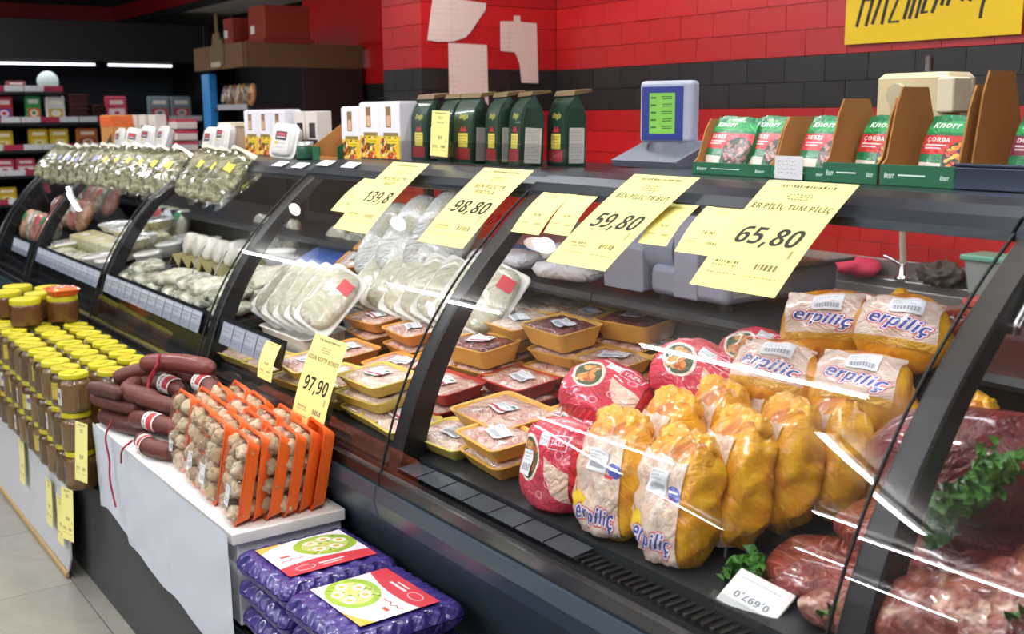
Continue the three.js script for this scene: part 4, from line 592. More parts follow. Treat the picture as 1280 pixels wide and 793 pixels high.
const lipText = canvasTex(512, 64, (g, w, h) => { g.fillStyle = '#17603e'; g.fillRect(0, 0, w, h); g.fillStyle = '#dfeee4'; g.font = 'bold italic 26px sans-serif'; g.fillText('Knorr', 26, 42); g.fillRect(130, 28, 190, 5); g.font = 'bold italic 22px sans-serif'; g.fillText('Knorr', 420, 42); });
const lipMat = std(0xffffff, 0.6, { map: lipText });
function soupCarton(label, x0, x1, h, z0, lip, pouches) {
  const y = topY((x0 + x1) / 2) + 0.001, w = x1 - x0, t = thing('soup_carton', label, 'carton', [x0, y, z0]);
  part(t, 'carton_base', box(w, 0.003, 0.17, 0.001), M.card, [w / 2, 0.0016, -0.085]);
  const side = shapeXY([[0, 0], [0, lip], [0.012, lip + 0.01], [0.034, h * 0.8], [0.05, h], [0.13, h], [0.165, h * 0.5], [0.165, 0]], 0.004);
  side.rotateY(Math.PI / 2);
  part(t, 'side_panel', side, M.card, [0.003, 0, 0]); part(t, 'side_panel', side, M.card, [w - 0.003, 0, 0]);
  part(t, 'back_panel', box(w, h * 0.5, 0.004, 0.001), M.card, [w / 2, h / 4, -0.166]);
  part(t, 'front_lip', box(w, lip, 0.004, 0.001), M.green, [w / 2, lip / 2, 0.001]); part(t, 'printed_lip', new THREE.PlaneGeometry(w - 0.004, lip - 0.003), lipMat, [w / 2, lip / 2, 0.0035]);
  pouches.forEach(([px, pz, k, rx, lab]) => { const o = thing('soup_pouch', lab, 'food pouch', [px, y + 0.069, pz], [rx, 0.1, 0]); part(o, 'pouch', pBody, pouchGreen); part(o, 'printed_front', pFace, pTex[k]); });
}
soupCarton('shelf carton of soup pouches beside the scale display', -1.86, -1.625, 0.125, -1.825, 0.028, [[-1.795, -1.885, 0, -0.42, 'red and green soup pouch in the carton beside the scale display'], [-1.69, -1.91, 0, -0.42, 'soup pouch with a dark bowl picture in the carton beside the scale display']]);
soupCarton('shelf carton with a white paper on its lip', -1.62, -1.47, 0.13, -1.82, 0.028, [[-1.535, -1.905, 0, -0.42, 'red and green soup pouch behind the white paper']]);
soupCarton('tall carton with a faded green lip beside the white paper', -1.465, -1.335, 0.165, -1.80, 0.04, [[-1.39, -1.905, 1, -0.42, 'soup pouch in the tall carton with the faded lip']]);
soupCarton('tall carton with a faded green lip in front of the cream machine', -1.33, -1.17, 0.185, -1.80, 0.04, [[-1.24, -1.9, 1, -0.42, 'soup pouch with orange vegetables in front of the cream machine']]);
soupCarton('tallest carton with a broad brown side beside the metal shelf edge', -1.165, -0.98, 0.21, -1.82, 0.02, [[-1.07, -1.92, 2, -0.4, 'purple-banded soup pouch in the tallest carton']]);
soupCarton('carton at the right end of the soup row', -0.975, -0.78, 0.2, -1.82, 0.02, [[-0.88, -1.92, 2, -0.4, 'purple-banded soup pouch in the end carton']]);
solo('paper_note', 'white paper note taped on the green carton lip', 'paper', box(0.075, 0.048, 0.001, 0.0003), std(0xffffff, 0.8, { map: canvasTex(96, 64, (g, w, h) => { g.fillStyle = '#dcdce0'; g.fillRect(0, 0, w, h); for (let i = 0; i < 4; i++) smear(g, 12, 12 + i * 11, 60, 3, 0.35); }) }), [-1.565, topY(-1.56) + 0.026, -1.811]);
{ const t = thing('metal_shelf_edge', 'polished metal edge strip before the tallest carton', 'shelf edge', [-0.8, topY(-1) + 0.001, -1.80]); part(t, 'strip', box(0.74, 0.042, 0.014, 0.004), std(0x4c5668, 0.28, { metalness: 0.7 }), [0, 0.021, 0]); part(t, 'lip', box(0.74, 0.006, 0.022, 0.002), std(0x3a4252, 0.3, { metalness: 0.7 }), [0, 0.044, 0]); }

// spice boxes with white tops
const spiceTex = canvasTex(192, 320, (g, w, h) => {
  g.fillStyle = '#eceaf2'; g.fillRect(0, 0, w, h); g.fillStyle = '#8a6a4a'; g.fillRect(62, 20, 50, 118); g.fillStyle = '#d8b08a'; g.fillRect(70, 70, 34, 60);
  g.fillStyle = '#8a7840'; g.fillRect(36, 166, w - 72 + 20, 30); g.fillStyle = '#e8bc20'; g.fillRect(0, 186, w, h - 186);
  for (let i = 0; i < 90; i++) { g.fillStyle = ['#c83828', '#7a2018', '#e88828', '#4a7a28', '#f0d8a0'][i % 5]; g.beginPath(); g.ellipse(R() * w * 0.8, 200 + R() * 110, 8 + R() * 10, 6 + R() * 8, R() * 3, 0, 7); g.fill(); }
  g.fillStyle = '#f2d030'; g.fillRect(70, 200, 110, 28); smear(g, 84, 210, 80, 8, 0.6); g.fillStyle = '#f0c818'; g.fillRect(w - 34, 276, 34, 44); g.fillStyle = '#241c16'; g.fillRect(0, h - 6, w, 6);
});
const spiceMat = std(0xffffff, 0.45, { map: spiceTex }), spiceSide = std(0xdedce6, 0.5);
function spiceBox(x, z, w, label, group, h = 0.185) {
  const t = thing('spice_box', label, 'box', [x, topY(x) + 0.001, z], [0, 0.02, 0], group); part(t, 'carton_body', box(w, h, 0.07, 0.002), spiceSide, [0, h / 2, 0]); part(t, 'printed_front', new THREE.PlaneGeometry(w - 0.003, h - 0.003), spiceMat, [0, h / 2, 0.0356]); part(t, 'closing_flap', box(w * 0.98, 0.004, 0.06, 0.001), spiceSide, [0, h + 0.002, 0]);
}
for (let i = 0; i < 3; i++) spiceBox(-3.46 + i * 0.137, -1.80, 0.132, `white-topped spice box, ${['third', 'second', 'first'][i]} from the dark green bags`, 'spice boxes beside the dark green bags');
for (let i = 0; i < 3; i++) spiceBox(-4.37 + i * 0.137, -1.81, 0.13, `white-topped spice box, ${['first', 'second', 'third'][i]} from the pair of white tubs`, 'spice boxes beside the white tubs', 0.18);
// dark green gusset bags
const bagFront = canvasTex(192, 320, (g, w, h) => { g.fillStyle = '#1f3a2c'; g.fillRect(0, 0, w, h); g.fillStyle = '#c8c04a'; g.font = 'italic bold 36px serif'; g.textAlign = 'center'; g.fillText('Doğa', w / 2, 92); g.fillStyle = '#c02a38'; g.beginPath(); g.moveTo(w / 2 - 34, 160); g.lineTo(w / 2 - 16, 130); g.lineTo(w / 2, 148); g.lineTo(w / 2 + 18, 128); g.lineTo(w / 2 + 34, 160); g.fill(); g.fillStyle = '#e2d25c'; g.fillRect(46, 168, 100, 74); smear(g, 56, 178, 80, 6, 0.7); smear(g, 56, 192, 70, 6, 0.6); smear(g, 56, 206, 76, 6, 0.6); g.fillStyle = '#a8343c'; g.fillRect(20, 246, 150, 60); });
const bagSide = canvasTex(96, 320, (g, w, h) => { g.fillStyle = '#1f3a2c'; g.fillRect(0, 0, w, h); g.fillStyle = '#c9c4bc'; g.fillRect(8, 110, w - 14, 200); for (let i = 0; i < 16; i++) smear(g, 16, 120 + i * 11, 64, 5, 0.45); });
const bagMat = std(0x1f3a2c, 0.4), bagFM = phys({ map: bagFront, roughness: 0.35, clearcoat: 0.4 }), bagSM = phys({ map: bagSide, roughness: 0.4, clearcoat: 0.3 });
function gussetBag(x, z, label, group, turn, lean) {
  const w = 0.1, d = 0.07, h = 0.2, t = thing('gusset_bag', label, 'food bag', [x, topY(x) + 0.001, z], [lean, turn, 0], group);
  const ring = (k, y, q = 1) => [rrect(w * k, d * q, 0.006, 2), y];
  part(t, 'bag_body', loft([ring(0.98, 0), ring(1, 0.01), ring(1, h * 0.68), ring(0.98, h * 0.8, 0.8), ring(0.98, h * 0.93, 0.3), ring(1, h, 0.1)]), bagMat);
  part(t, 'folded_top', profileX([[0.012, h * 0.97], [0.006, h + 0.006], [-0.045, h + 0.012], [-0.05, h + 0.006], [-0.01, h - 0.002]], w * 1.02, 0.001), std(0x6a5634, 0.4));
  part(t, 'printed_front', gridGeo(2, 8, (u, v) => { const y = 0.004 + v * h * 0.9, q = y < h * 0.68 ? 1 : y < h * 0.8 ? 1 - 0.2 * (y - h * 0.68) / (h * 0.12) : 0.8 - 0.5 * (y - h * 0.8) / (h * 0.13); return [(u - 0.5) * w * 0.93, y, d * q / 2 + 0.0012]; }), bagFM);
  part(t, 'printed_side', gridGeo(2, 8, (u, v) => { const y = 0.004 + v * h * 0.78, q = y < h * 0.68 ? 1 : 1 - 0.2 * (y - h * 0.68) / (h * 0.12); return [w / 2 + 0.0012 - (y > h * 0.68 ? 0.0006 : 0), y, (0.5 - u) * (d - 0.012) * q]; }), bagSM);
}
[[-3.07, -1.84, 0.0, -0.02], [-2.935, -1.85, -0.1, -0.05], [-2.80, -1.83, 0.05, -0.04], [-2.67, -1.85, -0.2, -0.03], [-2.55, -1.845, -0.25, -0.06], [-2.47, -1.93, -0.1, -0.02]].forEach(([x, z, a, l], i) => gussetBag(x, z, `dark green gusset bag with folded top, ${['next to', 'second from', 'third from', 'fourth from', 'fifth from', 'farthest from'][i]} the spice boxes`, 'dark green bags on the top shelf', a, l));
{ const t = thing('acrylic_rack', 'low clear acrylic rack in front of the dark green bags', 'rack', [-2.74, topY(-2.74) + 0.001, -1.765]); part(t, 'front_pane', box(0.77, 0.065, 0.003, 0.001), M.acrylic, [0, 0.033, 0]); part(t, 'floor_pane', box(0.77, 0.002, 0.02, 0.0005), M.acrylic, [0, 0.0015, -0.012]); for (const s of [-1, 1]) part(t, 'end_pane', box(0.003, 0.065, 0.14, 0.001), M.acrylic, [s * 0.386, 0.033, -0.072]); }
solo('price_tag', 'yellow price tag clipped on the clear rack', 'price tag', box(0.1, 0.135, 0.001, 0.0003), tagPaper(tagTex('18,9', ['KAHVE 250'], false)), [-2.865, topY(-2.8) + 0.09, -1.758], [-0.06, 0, -0.03]);
// open carton and white tubs
{
  const t = thing('open_carton', 'torn open green and brown carton beside the spice boxes', 'carton', [-3.715, topY(-3.6) + 0.001, -1.74]); const w = 0.2;
  part(t, 'carton_base', box(w, 0.003, 0.14, 0.001), M.card, [w / 2, 0.002, -0.07]); part(t, 'front_lip', box(w * 0.3, 0.05, 0.004, 0.001), M.green, [w * 0.15, 0.025, 0]); part(t, 'front_lip', box(w * 0.7, 0.016, 0.004, 0.001), M.card, [w * 0.65, 0.008, 0]);
  part(t, 'back_panel', box(w, 0.1, 0.004, 0.001), std(0x143a2a, 0.6), [w / 2, 0.05, -0.138]); const sd = shapeXY([[0, 0], [0, 0.05], [0.12, 0.13], [0.14, 0.13], [0.14, 0]], 0.004); sd.rotateY(Math.PI / 2); part(t, 'side_panel', sd, M.card, [0.002, 0, 0]); part(t, 'side_panel', sd, M.green, [w - 0.002, 0, 0]);
  part(t, 'torn_flap', box(w * 0.9, 0.004, 0.05, 0.001), M.card, [w / 2, 0.108, -0.12], [0.5, 0, 0.25]);
  const s = thing('small_jar', 'small green jar beside the open carton', 'jar', [-3.78, topY(-3.6) + 0.001, -1.74]); part(s, 'jar_body', lathe([[0, 0], [0.03, 0], [0.032, 0.01], [0.032, 0.045], [0.026, 0.055], [0, 0.055]], 20), std(0x2e5a48, 0.2)); part(s, 'lid', lathe([[0.03, 0.05], [0.031, 0.066], [0, 0.067]], 20), std(0xb8c0b8, 0.3, { metalness: 0.6 }));
}
const tubSide = phys({ color: 0xd9d8d4, roughness: 0.3, clearcoat: 0.4 }), tubLab = canvasTex(128, 160, (g, w, h) => { g.fillStyle = '#d8d6d2'; g.fillRect(0, 0, w, h); g.fillStyle = '#2a2226'; g.fillRect(26, 30, 80, 52); g.fillStyle = '#c23a4a'; g.fillRect(36, 38, 60, 18); g.fillStyle = '#e8e4e0'; g.fillRect(34, 62, 64, 6); g.fillStyle = '#c8b840'; g.fillRect(26, 90, 26, 18); smear(g, 50, 96, 56, 6, 0.4); smear(g, 40, 120, 60, 6, 0.4); });
const tS = { hx: 0.066, hy: 0.06, hz: 0.03, p: 4.5, bump: 0.0, seed: 1 }, tB = packGeo(tS), tL = patchGeo(tS, -0.72, 0.72, -0.8, 0.85, 0.001, 10), tM = std(0xffffff, 0.4, { map: tubLab }), tR = loft([[rrect(0.134, 0.12, 0.02), -0.003], [rrect(0.146, 0.132, 0.024), 0], [rrect(0.134, 0.12, 0.02), 0.003]]);
function whiteTub(x, z, lab, grp, lean = -0.2, turn = 0) { const t = thing('white_tub', lab, 'food tub', [x, topY(x) + 0.064, z], [lean, turn, 0], grp); part(t, 'tub_body', tB, tubSide); part(t, 'rim', tR, M.white, [0, 0, 0.012], [Math.PI / 2, 0, 0]); part(t, 'label_print', tL, tM); }
whiteTub(-4.77, -1.76, 'white plastic tub with a dark label beside the blue post', 'pair of white tubs'); whiteTub(-4.62, -1.76, 'white plastic tub with a dark label beside the blue post', 'pair of white tubs');
whiteTub(-3.93, -1.735, 'white plastic tub leaning before the tall white cartons', undefined, -0.25, 0.3); whiteTub(-3.73, -1.92, 'white plastic tub behind the open carton', undefined, -0.2, 0.1);
for (let i = 0; i < 2; i++) { const t = thing('white_carton', `tall white carton with a dark window, ${i ? 'nearer the open carton' : 'nearer the spice boxes'}`, 'box', [-3.955 + i * 0.108, topY(-3.9) + 0.001, -1.83], [0, 0, 0], 'tall white cartons with dark windows'); part(t, 'carton_body', box(0.1, 0.175, 0.06, 0.003), std(0xcfc8c0, 0.6), [0, 0.088, 0]); part(t, 'window', box(0.05, 0.055, 0.002, 0.0005), std(0x2a211c, 0.4), [0.008, 0.105, 0.0305]); part(t, 'dark_base', box(0.098, 0.07, 0.002, 0.0005), std(0x23221f, 0.5), [0, 0.036, 0.0305]); }
for (let i = 0; i < 1; i++) { const t = thing('white_carton', 'cream topped small carton beside the blue post', 'box', [-4.86, topY(-4.8) + 0.001, -1.9], [0, 0, 0]); part(t, 'carton_body', box(0.2, 0.13, 0.08, 0.003), std(0xb49a78, 0.7), [0, 0.066, 0]); part(t, 'lid', box(0.21, 0.02, 0.085, 0.003), std(0xd8cbb0, 0.6), [0, 0.138, 0]); }
// far part of the top shelf: white tubs, cartons
for (let i = 0; i < 4; i++) whiteTub(-5.55 - i * 0.24, -1.8, 'white plastic tub on the far top shelf', 'white tubs on the far top shelf', -0.3 + 0.1 * (i % 2), 0.2 * (i % 3));
for (let i = 0; i < 3; i++) { const t = thing('white_carton', 'white carton with a dark window on the far top shelf', 'box', [-6.05 - i * 0.17, topY(-6) + 0.001, -1.93], [0, 0, 0], 'white cartons on the far top shelf'); part(t, 'carton_body', box(0.12, 0.2, 0.06, 0.003), std(0xd6d0c6, 0.6), [0, 0.1, 0]); part(t, 'window', box(0.05, 0.05, 0.002, 0.0005), std(0x2a211c, 0.4), [0, 0.12, 0.0305]); part(t, 'dark_base', box(0.118, 0.07, 0.002, 0.0005), std(0x6a3a38, 0.5), [0, 0.036, 0.0305]); }
{ const t = thing('fruit_carton', 'orange printed carton on the far top shelf', 'carton', [-6.5, topY(-6.5) + 0.001, -1.85]); part(t, 'carton_body', box(0.22, 0.2, 0.14, 0.003), std(0xc88a4a, 0.7), [0, 0.1, 0]); part(t, 'printed_band', box(0.222, 0.06, 0.142, 0.002), std(0xd8642a, 0.6), [0, 0.165, 0]); part(t, 'dark_front', shapeXY([[-0.1, 0.003], [0.1, 0.003], [0.1, 0.1], [-0.02, 0.04]], 0.002), std(0x3a3c2c, 0.7), [0, 0, 0.0715]); }
for (let i = 0; i < 3; i++) { const t = thing('red_tray_pack', 'flat red and white pack in the pile beside the blue post', 'food pack', [-6.0, topY(-6.0) + 0.001 + i * 0.06, -2.03], [0, 0, 0], 'pile of flat red and white packs'); part(t, 'pack_body', box(0.24, 0.05, 0.12, 0.01), std(0xcfc4bc, 0.5), [0, 0.026, 0]); part(t, 'red_band', box(0.242, 0.014, 0.122, 0.004), std(0xb82e48, 0.5), [0, 0.048, 0]); }
// clear snack pouches leaning in a row on the rail
{
  const s = { hx: 0.068, hy: 0.118, hz: 0.016, p: 3.6, bump: 0.007, freq: 24, seed: 11, nu: 32, nv: 22 }, var3 = [11, 17, 29].map((k) => packGeo({ ...s, seed: k })), lab = patchGeo(s, -0.2, 0.3, 0.1, 0.4, 0.002, 8), seam = box(0.12, 0.022, 0.002, 0.0006);
  const m = phys({ map: texPouch, color: 0x9c9c88, roughness: 0.2, clearcoat: 1, clearcoatRoughness: 0.05, metalness: 0.3, bumpMap: bumpFilm, bumpScale: 0.006 }), yl = std(0xd6cc4a, 0.4), bl = std(0x9aa4c8, 0.4), seamM = phys({ color: 0xc8c8b8, roughness: 0.2, clearcoat: 1 });
  const place = (x, i, label, group) => { const t = thing('snack_pouch', label, 'food pouch', [x, lift(1.372, dyAt(x)) + rr(-0.006, 0.006), -1.512], [0, 0, 0], group); t.rotation.order = 'YXZ'; t.rotation.set(-0.6 + rr(-0.07, 0.07), 0.75 + rr(-0.15, 0.15), -0.42 + rr(-0.1, 0.1)); part(t, 'pouch', var3[i % 3], m); part(t, 'printed_label', lab, i < 6 ? bl : yl); part(t, 'top_seam', seam, seamM, [0, 0.118, 0]); };
  const ord = ['first', 'second', 'third', 'fourth', 'fifth', 'sixth', 'seventh', 'eighth', 'ninth', 'tenth', 'eleventh', 'twelfth'];
  for (let i = 0; i < 12; i++) place(-6.68 + i * 0.182, i, `crinkled clear snack pouch, ${ord[11 - i]} in the long row from the group of three`, 'clear snack pouches in the long row');
  for (let i = 0; i < 3; i++) place(-4.27 + i * 0.14, i + 14, `crinkled clear snack pouch, ${['next to', 'second from', 'farthest from'][i]} the long pouch row in the group of three`, 'clear snack pouches in the group of three');
}
// ---------------------------------------------------------------- display in front of the counter
{ // white covered table
  const t = thing('covered_table', 'narrow white covered table in front of the counter', 'table', [-2.93, 0, -1.005]);
  part(t, 'tabletop', box(1.16, 0.03, 0.29, 0.004), M.white, [0, 0.61, 0]);
  part(t, 'body', box(1.13, 0.205, 0.27, 0.004), std(0xdfe1e4, 0.8), [0, 0.49, -0.005]);
}
const sheetMat = std(0xc9ced6, 0.75, { side: THREE.DoubleSide });
[[-3.52, -3.2, 0.35, 'first white paper sheet hanging below the sausages'], [-3.21, -2.79, 0.312, 'white paper sheet hanging under the sausages and orange trays'], [-2.8, -2.35, 0.30, 'white paper sheet hanging under the orange trays beside the egg packs']].forEach(([x0, x1, yb, lab], i) => {
  const w = x1 - x0; solo('paper_sheet', lab, 'paper', gridGeo(16, 14, (u, v) => { const y = yb - 0.02 * i * 0 + (0.628 - yb) * v + (v < 0.01 ? 0.012 * Math.sin(u * 5 + i) : 0); return [(u - 0.5) * w, y, -0.8555 + 0.004 * i - (1 - v) * 0.006 + 0.004 * N3(u * 3 + i * 5, v * 4, 1)]; }), sheetMat, [(x0 + x1) / 2, 0, 0]);
});
// orange trays of dumplings filed upright
{
  const L = 0.145, H = 0.205, D = 0.03, tray = trayGeo(L, H, D, 0.022, 0.012, 0.004), lumpM = [0xb8a07c, 0xa08a6a, 0xc4b294].map((c) => std(c, 0.6, { bumpMap: bumpFine, bumpScale: 0.002 }));
  const lump = [1, 5, 9].map((k) => packGeo({ hx: 0.023, hy: 0.018, hz: 0.019, p: 2.0, bump: 0.011, freq: 70, seed: k, nu: 18, nv: 12 }));
  const film = gridGeo(10, 12, (u, v) => { const a = u * 2 - 1, b = v * 2 - 1, e = Math.pow(Math.max(0, 1 - a ** 6), 0.4) * Math.pow(Math.max(0, 1 - b ** 6), 0.4); return [a * L / 2, D + 0.001 + 0.026 * e + 0.002 * N3(a * 6, b * 6, 2) * e, -b * H / 2]; });
  const stick = gridGeo(4, 4, (u, v) => [(u - 0.5) * 0.045, 0, (0.5 - v) * 0.05]);
  const g = 'orange trays filed on the white table', l = 'orange foam tray of lumpy dumplings under clear film, filed upright on the white table';
  const files = [[-2.45, -0.915, 6, 0.038], [-2.615, -0.92, 5, 0.045], [-2.775, -0.935, 4, 0.052], [-2.93, -0.945, 4, 0.052]];
  files.forEach(([x, z0, n, dz], f) => { for (let i = 0; i < n; i++) {
    const t = thing('dumpling_tray', f === 0 && i === n - 1 ? 'empty-looking orange tray at the counter end of the file beside the egg packs' : `orange tray of dumplings, ${['first', 'second', 'third', 'fourth', 'fifth'][i]} from the table edge, ${['file beside the egg packs', 'second file from the egg packs', 'second file from the sausages', 'file beside the sausages'][f]}`, 'food tray', [x + rr(-0.01, 0.01), 0.727 - (f === 0 && i === n - 1 ? 0 : 0) , z0 - i * dz], [Math.PI / 2 - 0.2 + rr(-0.04, 0.04), rr(-0.05, 0.05), rr(-0.06, 0.06) + 0.12], g);
    part(t, 'foam_tray', tray, M.foamOrange, [0, -D, 0]);
    if (!(f === 0 && i === n - 1)) { for (let k = 0; k < 12; k++) part(t, 'dumpling', lump[k % 3], lumpM[(k + i + f) % 3], [-0.046 + (k % 3) * 0.046 + rr(-0.006, 0.006), 0.001 + rr(-0.002, 0.003), 0.073 - Math.floor(k / 3) * 0.048 + rr(-0.005, 0.005)], [rr(-0.6, 0.6), rr(0, 6), rr(-0.6, 0.6)]); part(t, 'film', film, M.film, [0, -D, 0]); part(t, 'price_sticker', stick, sticker, [rr(-0.03, 0.03), 0.0215, i % 2 ? -0.05 : 0.04], [0, rr(-0.3, 0.3), 0]); }
  } });
}
// sausages
{
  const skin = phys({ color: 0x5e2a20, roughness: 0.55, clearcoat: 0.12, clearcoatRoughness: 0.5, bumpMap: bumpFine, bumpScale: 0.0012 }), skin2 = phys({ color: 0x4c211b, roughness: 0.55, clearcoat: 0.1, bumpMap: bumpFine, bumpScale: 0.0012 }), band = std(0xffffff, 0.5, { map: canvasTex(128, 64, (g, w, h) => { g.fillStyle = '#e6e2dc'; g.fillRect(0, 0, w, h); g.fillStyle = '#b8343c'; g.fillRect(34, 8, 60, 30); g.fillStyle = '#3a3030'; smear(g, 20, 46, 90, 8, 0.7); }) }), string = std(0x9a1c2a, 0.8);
  const saus = (label, pts, r, m, b, s) => {
    const t = thing('sausage', label, 'sausage', [0, 0, 0]); const c = new THREE.CatmullRomCurve3(pts.map((p) => new THREE.Vector3(...p))), n = 26;
    const ring = 14, fr = c.computeFrenetFrames(n, false);
    part(t, 'casing', gridGeo(ring, n, (u, v) => { const k = Math.round(v * n), q = c.getPointAt(v), e = Math.pow(Math.max(0, 1 - Math.pow(Math.abs(v * 2 - 1), 9)), 0.5), a = -u * 6.2832, d = r * (e * 0.94 + 0.06) * (1 + 0.05 * N3(v * 9, pts[0][0] * 9, u)); const N = fr.normals[k], B = fr.binormals[k]; return [q.x + d * (N.x * Math.cos(a) + B.x * Math.sin(a)), q.y + d * (N.y * Math.cos(a) + B.y * Math.sin(a)), q.z + d * (N.z * Math.cos(a) + B.z * Math.sin(a))]; }), m);
    if (b) part(t, 'paper_band', gridGeo(16, 4, (u, v) => { const w = b - 0.09 + v * 0.18, k = Math.round(w * n), q = c.getPointAt(w), a = -u * 6.2832, N = fr.normals[k], B = fr.binormals[k], d = r * 1.04 + 0.0008; return [q.x + d * (N.x * Math.cos(a) + B.x * Math.sin(a)), q.y + d * (N.y * Math.cos(a) + B.y * Math.sin(a)), q.z + d * (N.z * Math.cos(a) + B.z * Math.sin(a))]; }), band);
    if (s) { const e = pts[pts.length - 1]; part(t, 'string', tube([e, [e[0] + 0.01, e[1] + 0.01, e[2] + 0.02], [e[0] + 0.02, e[1] - 0.04, e[2] + 0.03], [e[0] + 0.03, e[1] - s, e[2] + 0.035]], 0.0025, 16, 6), string); }
  };
  const Y = 0.626;
  saus('fat dark sausage lying along the table edge with a paper band', [[-3.16, Y + 0.028, -0.9], [-3.06, Y + 0.028, -0.895], [-2.96, Y + 0.028, -0.93]], 0.026, skin, 0.35, 0);
  saus('sausage with a red and white band above the table edge sausage', [[-3.3, Y + 0.05, -0.92], [-3.18, Y + 0.075, -0.925], [-3.06, Y + 0.078, -0.95], [-2.99, Y + 0.07, -0.99]], 0.027, skin, 0.55, 0);
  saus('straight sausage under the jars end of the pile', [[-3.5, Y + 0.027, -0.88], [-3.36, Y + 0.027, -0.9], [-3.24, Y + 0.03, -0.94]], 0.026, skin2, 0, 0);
  saus('sausage sticking out towards the jars with red string', [[-3.54, Y + 0.08, -0.87], [-3.42, Y + 0.08, -0.9], [-3.3, Y + 0.075, -0.95]], 0.027, skin, 0, 0);
  saus('horseshoe sausage curling in the middle of the pile', [[-3.22, Y + 0.12, -0.98], [-3.36, Y + 0.125, -0.93], [-3.42, Y + 0.13, -0.985], [-3.34, Y + 0.135, -1.04], [-3.22, Y + 0.13, -1.05]], 0.028, skin, 0.8, 0);
  saus('sausage lying across the jars side of the pile with a pale paper band', [[-3.48, Y + 0.14, -0.92], [-3.42, Y + 0.17, -1.0], [-3.36, Y + 0.17, -1.08]], 0.026, skin, 0.8, 0);
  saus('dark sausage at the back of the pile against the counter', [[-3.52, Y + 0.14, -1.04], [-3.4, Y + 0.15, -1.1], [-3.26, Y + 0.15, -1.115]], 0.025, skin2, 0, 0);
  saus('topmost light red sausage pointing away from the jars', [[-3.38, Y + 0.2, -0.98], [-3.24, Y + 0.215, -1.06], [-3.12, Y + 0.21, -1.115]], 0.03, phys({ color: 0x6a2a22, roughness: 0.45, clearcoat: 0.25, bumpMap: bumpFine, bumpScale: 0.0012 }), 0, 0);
  saus('bent sausage hanging over beside the orange trays with a white band', [[-3.2, Y + 0.17, -1.08], [-3.08, Y + 0.16, -1.09], [-3.03, Y + 0.11, -1.04], [-3.1, Y + 0.07, -0.99]], 0.027, skin, 0.2, 0);
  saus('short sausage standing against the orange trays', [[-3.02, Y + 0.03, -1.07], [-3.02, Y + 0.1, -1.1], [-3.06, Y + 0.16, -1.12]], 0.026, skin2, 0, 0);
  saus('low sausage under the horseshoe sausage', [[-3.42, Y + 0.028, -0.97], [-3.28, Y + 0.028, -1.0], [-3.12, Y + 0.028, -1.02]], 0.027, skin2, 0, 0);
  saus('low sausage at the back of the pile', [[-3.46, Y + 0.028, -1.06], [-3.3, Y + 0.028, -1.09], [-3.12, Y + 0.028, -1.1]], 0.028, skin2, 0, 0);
  saus('sausage in the second layer beside the red string', [[-3.34, Y + 0.075, -1.0], [-3.2, Y + 0.08, -1.03], [-3.08, Y + 0.08, -1.05]], 0.026, skin, 0, 0);
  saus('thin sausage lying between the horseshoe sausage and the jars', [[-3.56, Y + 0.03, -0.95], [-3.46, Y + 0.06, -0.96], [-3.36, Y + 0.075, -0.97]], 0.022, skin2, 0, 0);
  saus('sausage poking out under the topmost sausage towards the counter', [[-3.3, Y + 0.16, -1.12], [-3.2, Y + 0.17, -1.12], [-3.08, Y + 0.14, -1.115]], 0.022, skin, 0, 0);
  saus('curved sausage resting on the banded sausage', [[-3.26, Y + 0.125, -0.93], [-3.16, Y + 0.13, -0.95], [-3.07, Y + 0.12, -1.0]], 0.023, skin, 0, 0);
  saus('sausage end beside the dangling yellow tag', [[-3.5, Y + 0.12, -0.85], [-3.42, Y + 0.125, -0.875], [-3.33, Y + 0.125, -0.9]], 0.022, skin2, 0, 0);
  solo('red_string', 'long red string hanging down over the white sheet', 'string', tube([[-3.3, Y + 0.06, -0.86], [-3.305, Y + 0.01, -0.838], [-3.29, Y - 0.06, -0.84], [-3.295, Y - 0.12, -0.838], [-3.26, Y - 0.2, -0.84]], 0.003, 20, 6), string);
  solo('red_string', 'short red string hanging from the table edge sausage', 'string', tube([[-3.13, Y + 0.035, -0.868], [-3.14, Y + 0.01, -0.84], [-3.16, Y - 0.035, -0.838]], 0.003, 12, 6), string);
  solo('red_string', 'tangle of red string on top of the sausages', 'string', tube([[-3.29, Y + 0.24, -1.01], [-3.275, Y + 0.19, -0.985], [-3.29, Y + 0.14, -0.965], [-3.26, Y + 0.12, -0.955], [-3.28, Y + 0.18, -0.975], [-3.265, Y + 0.22, -1.0]], 0.004, 30, 6), string);
}
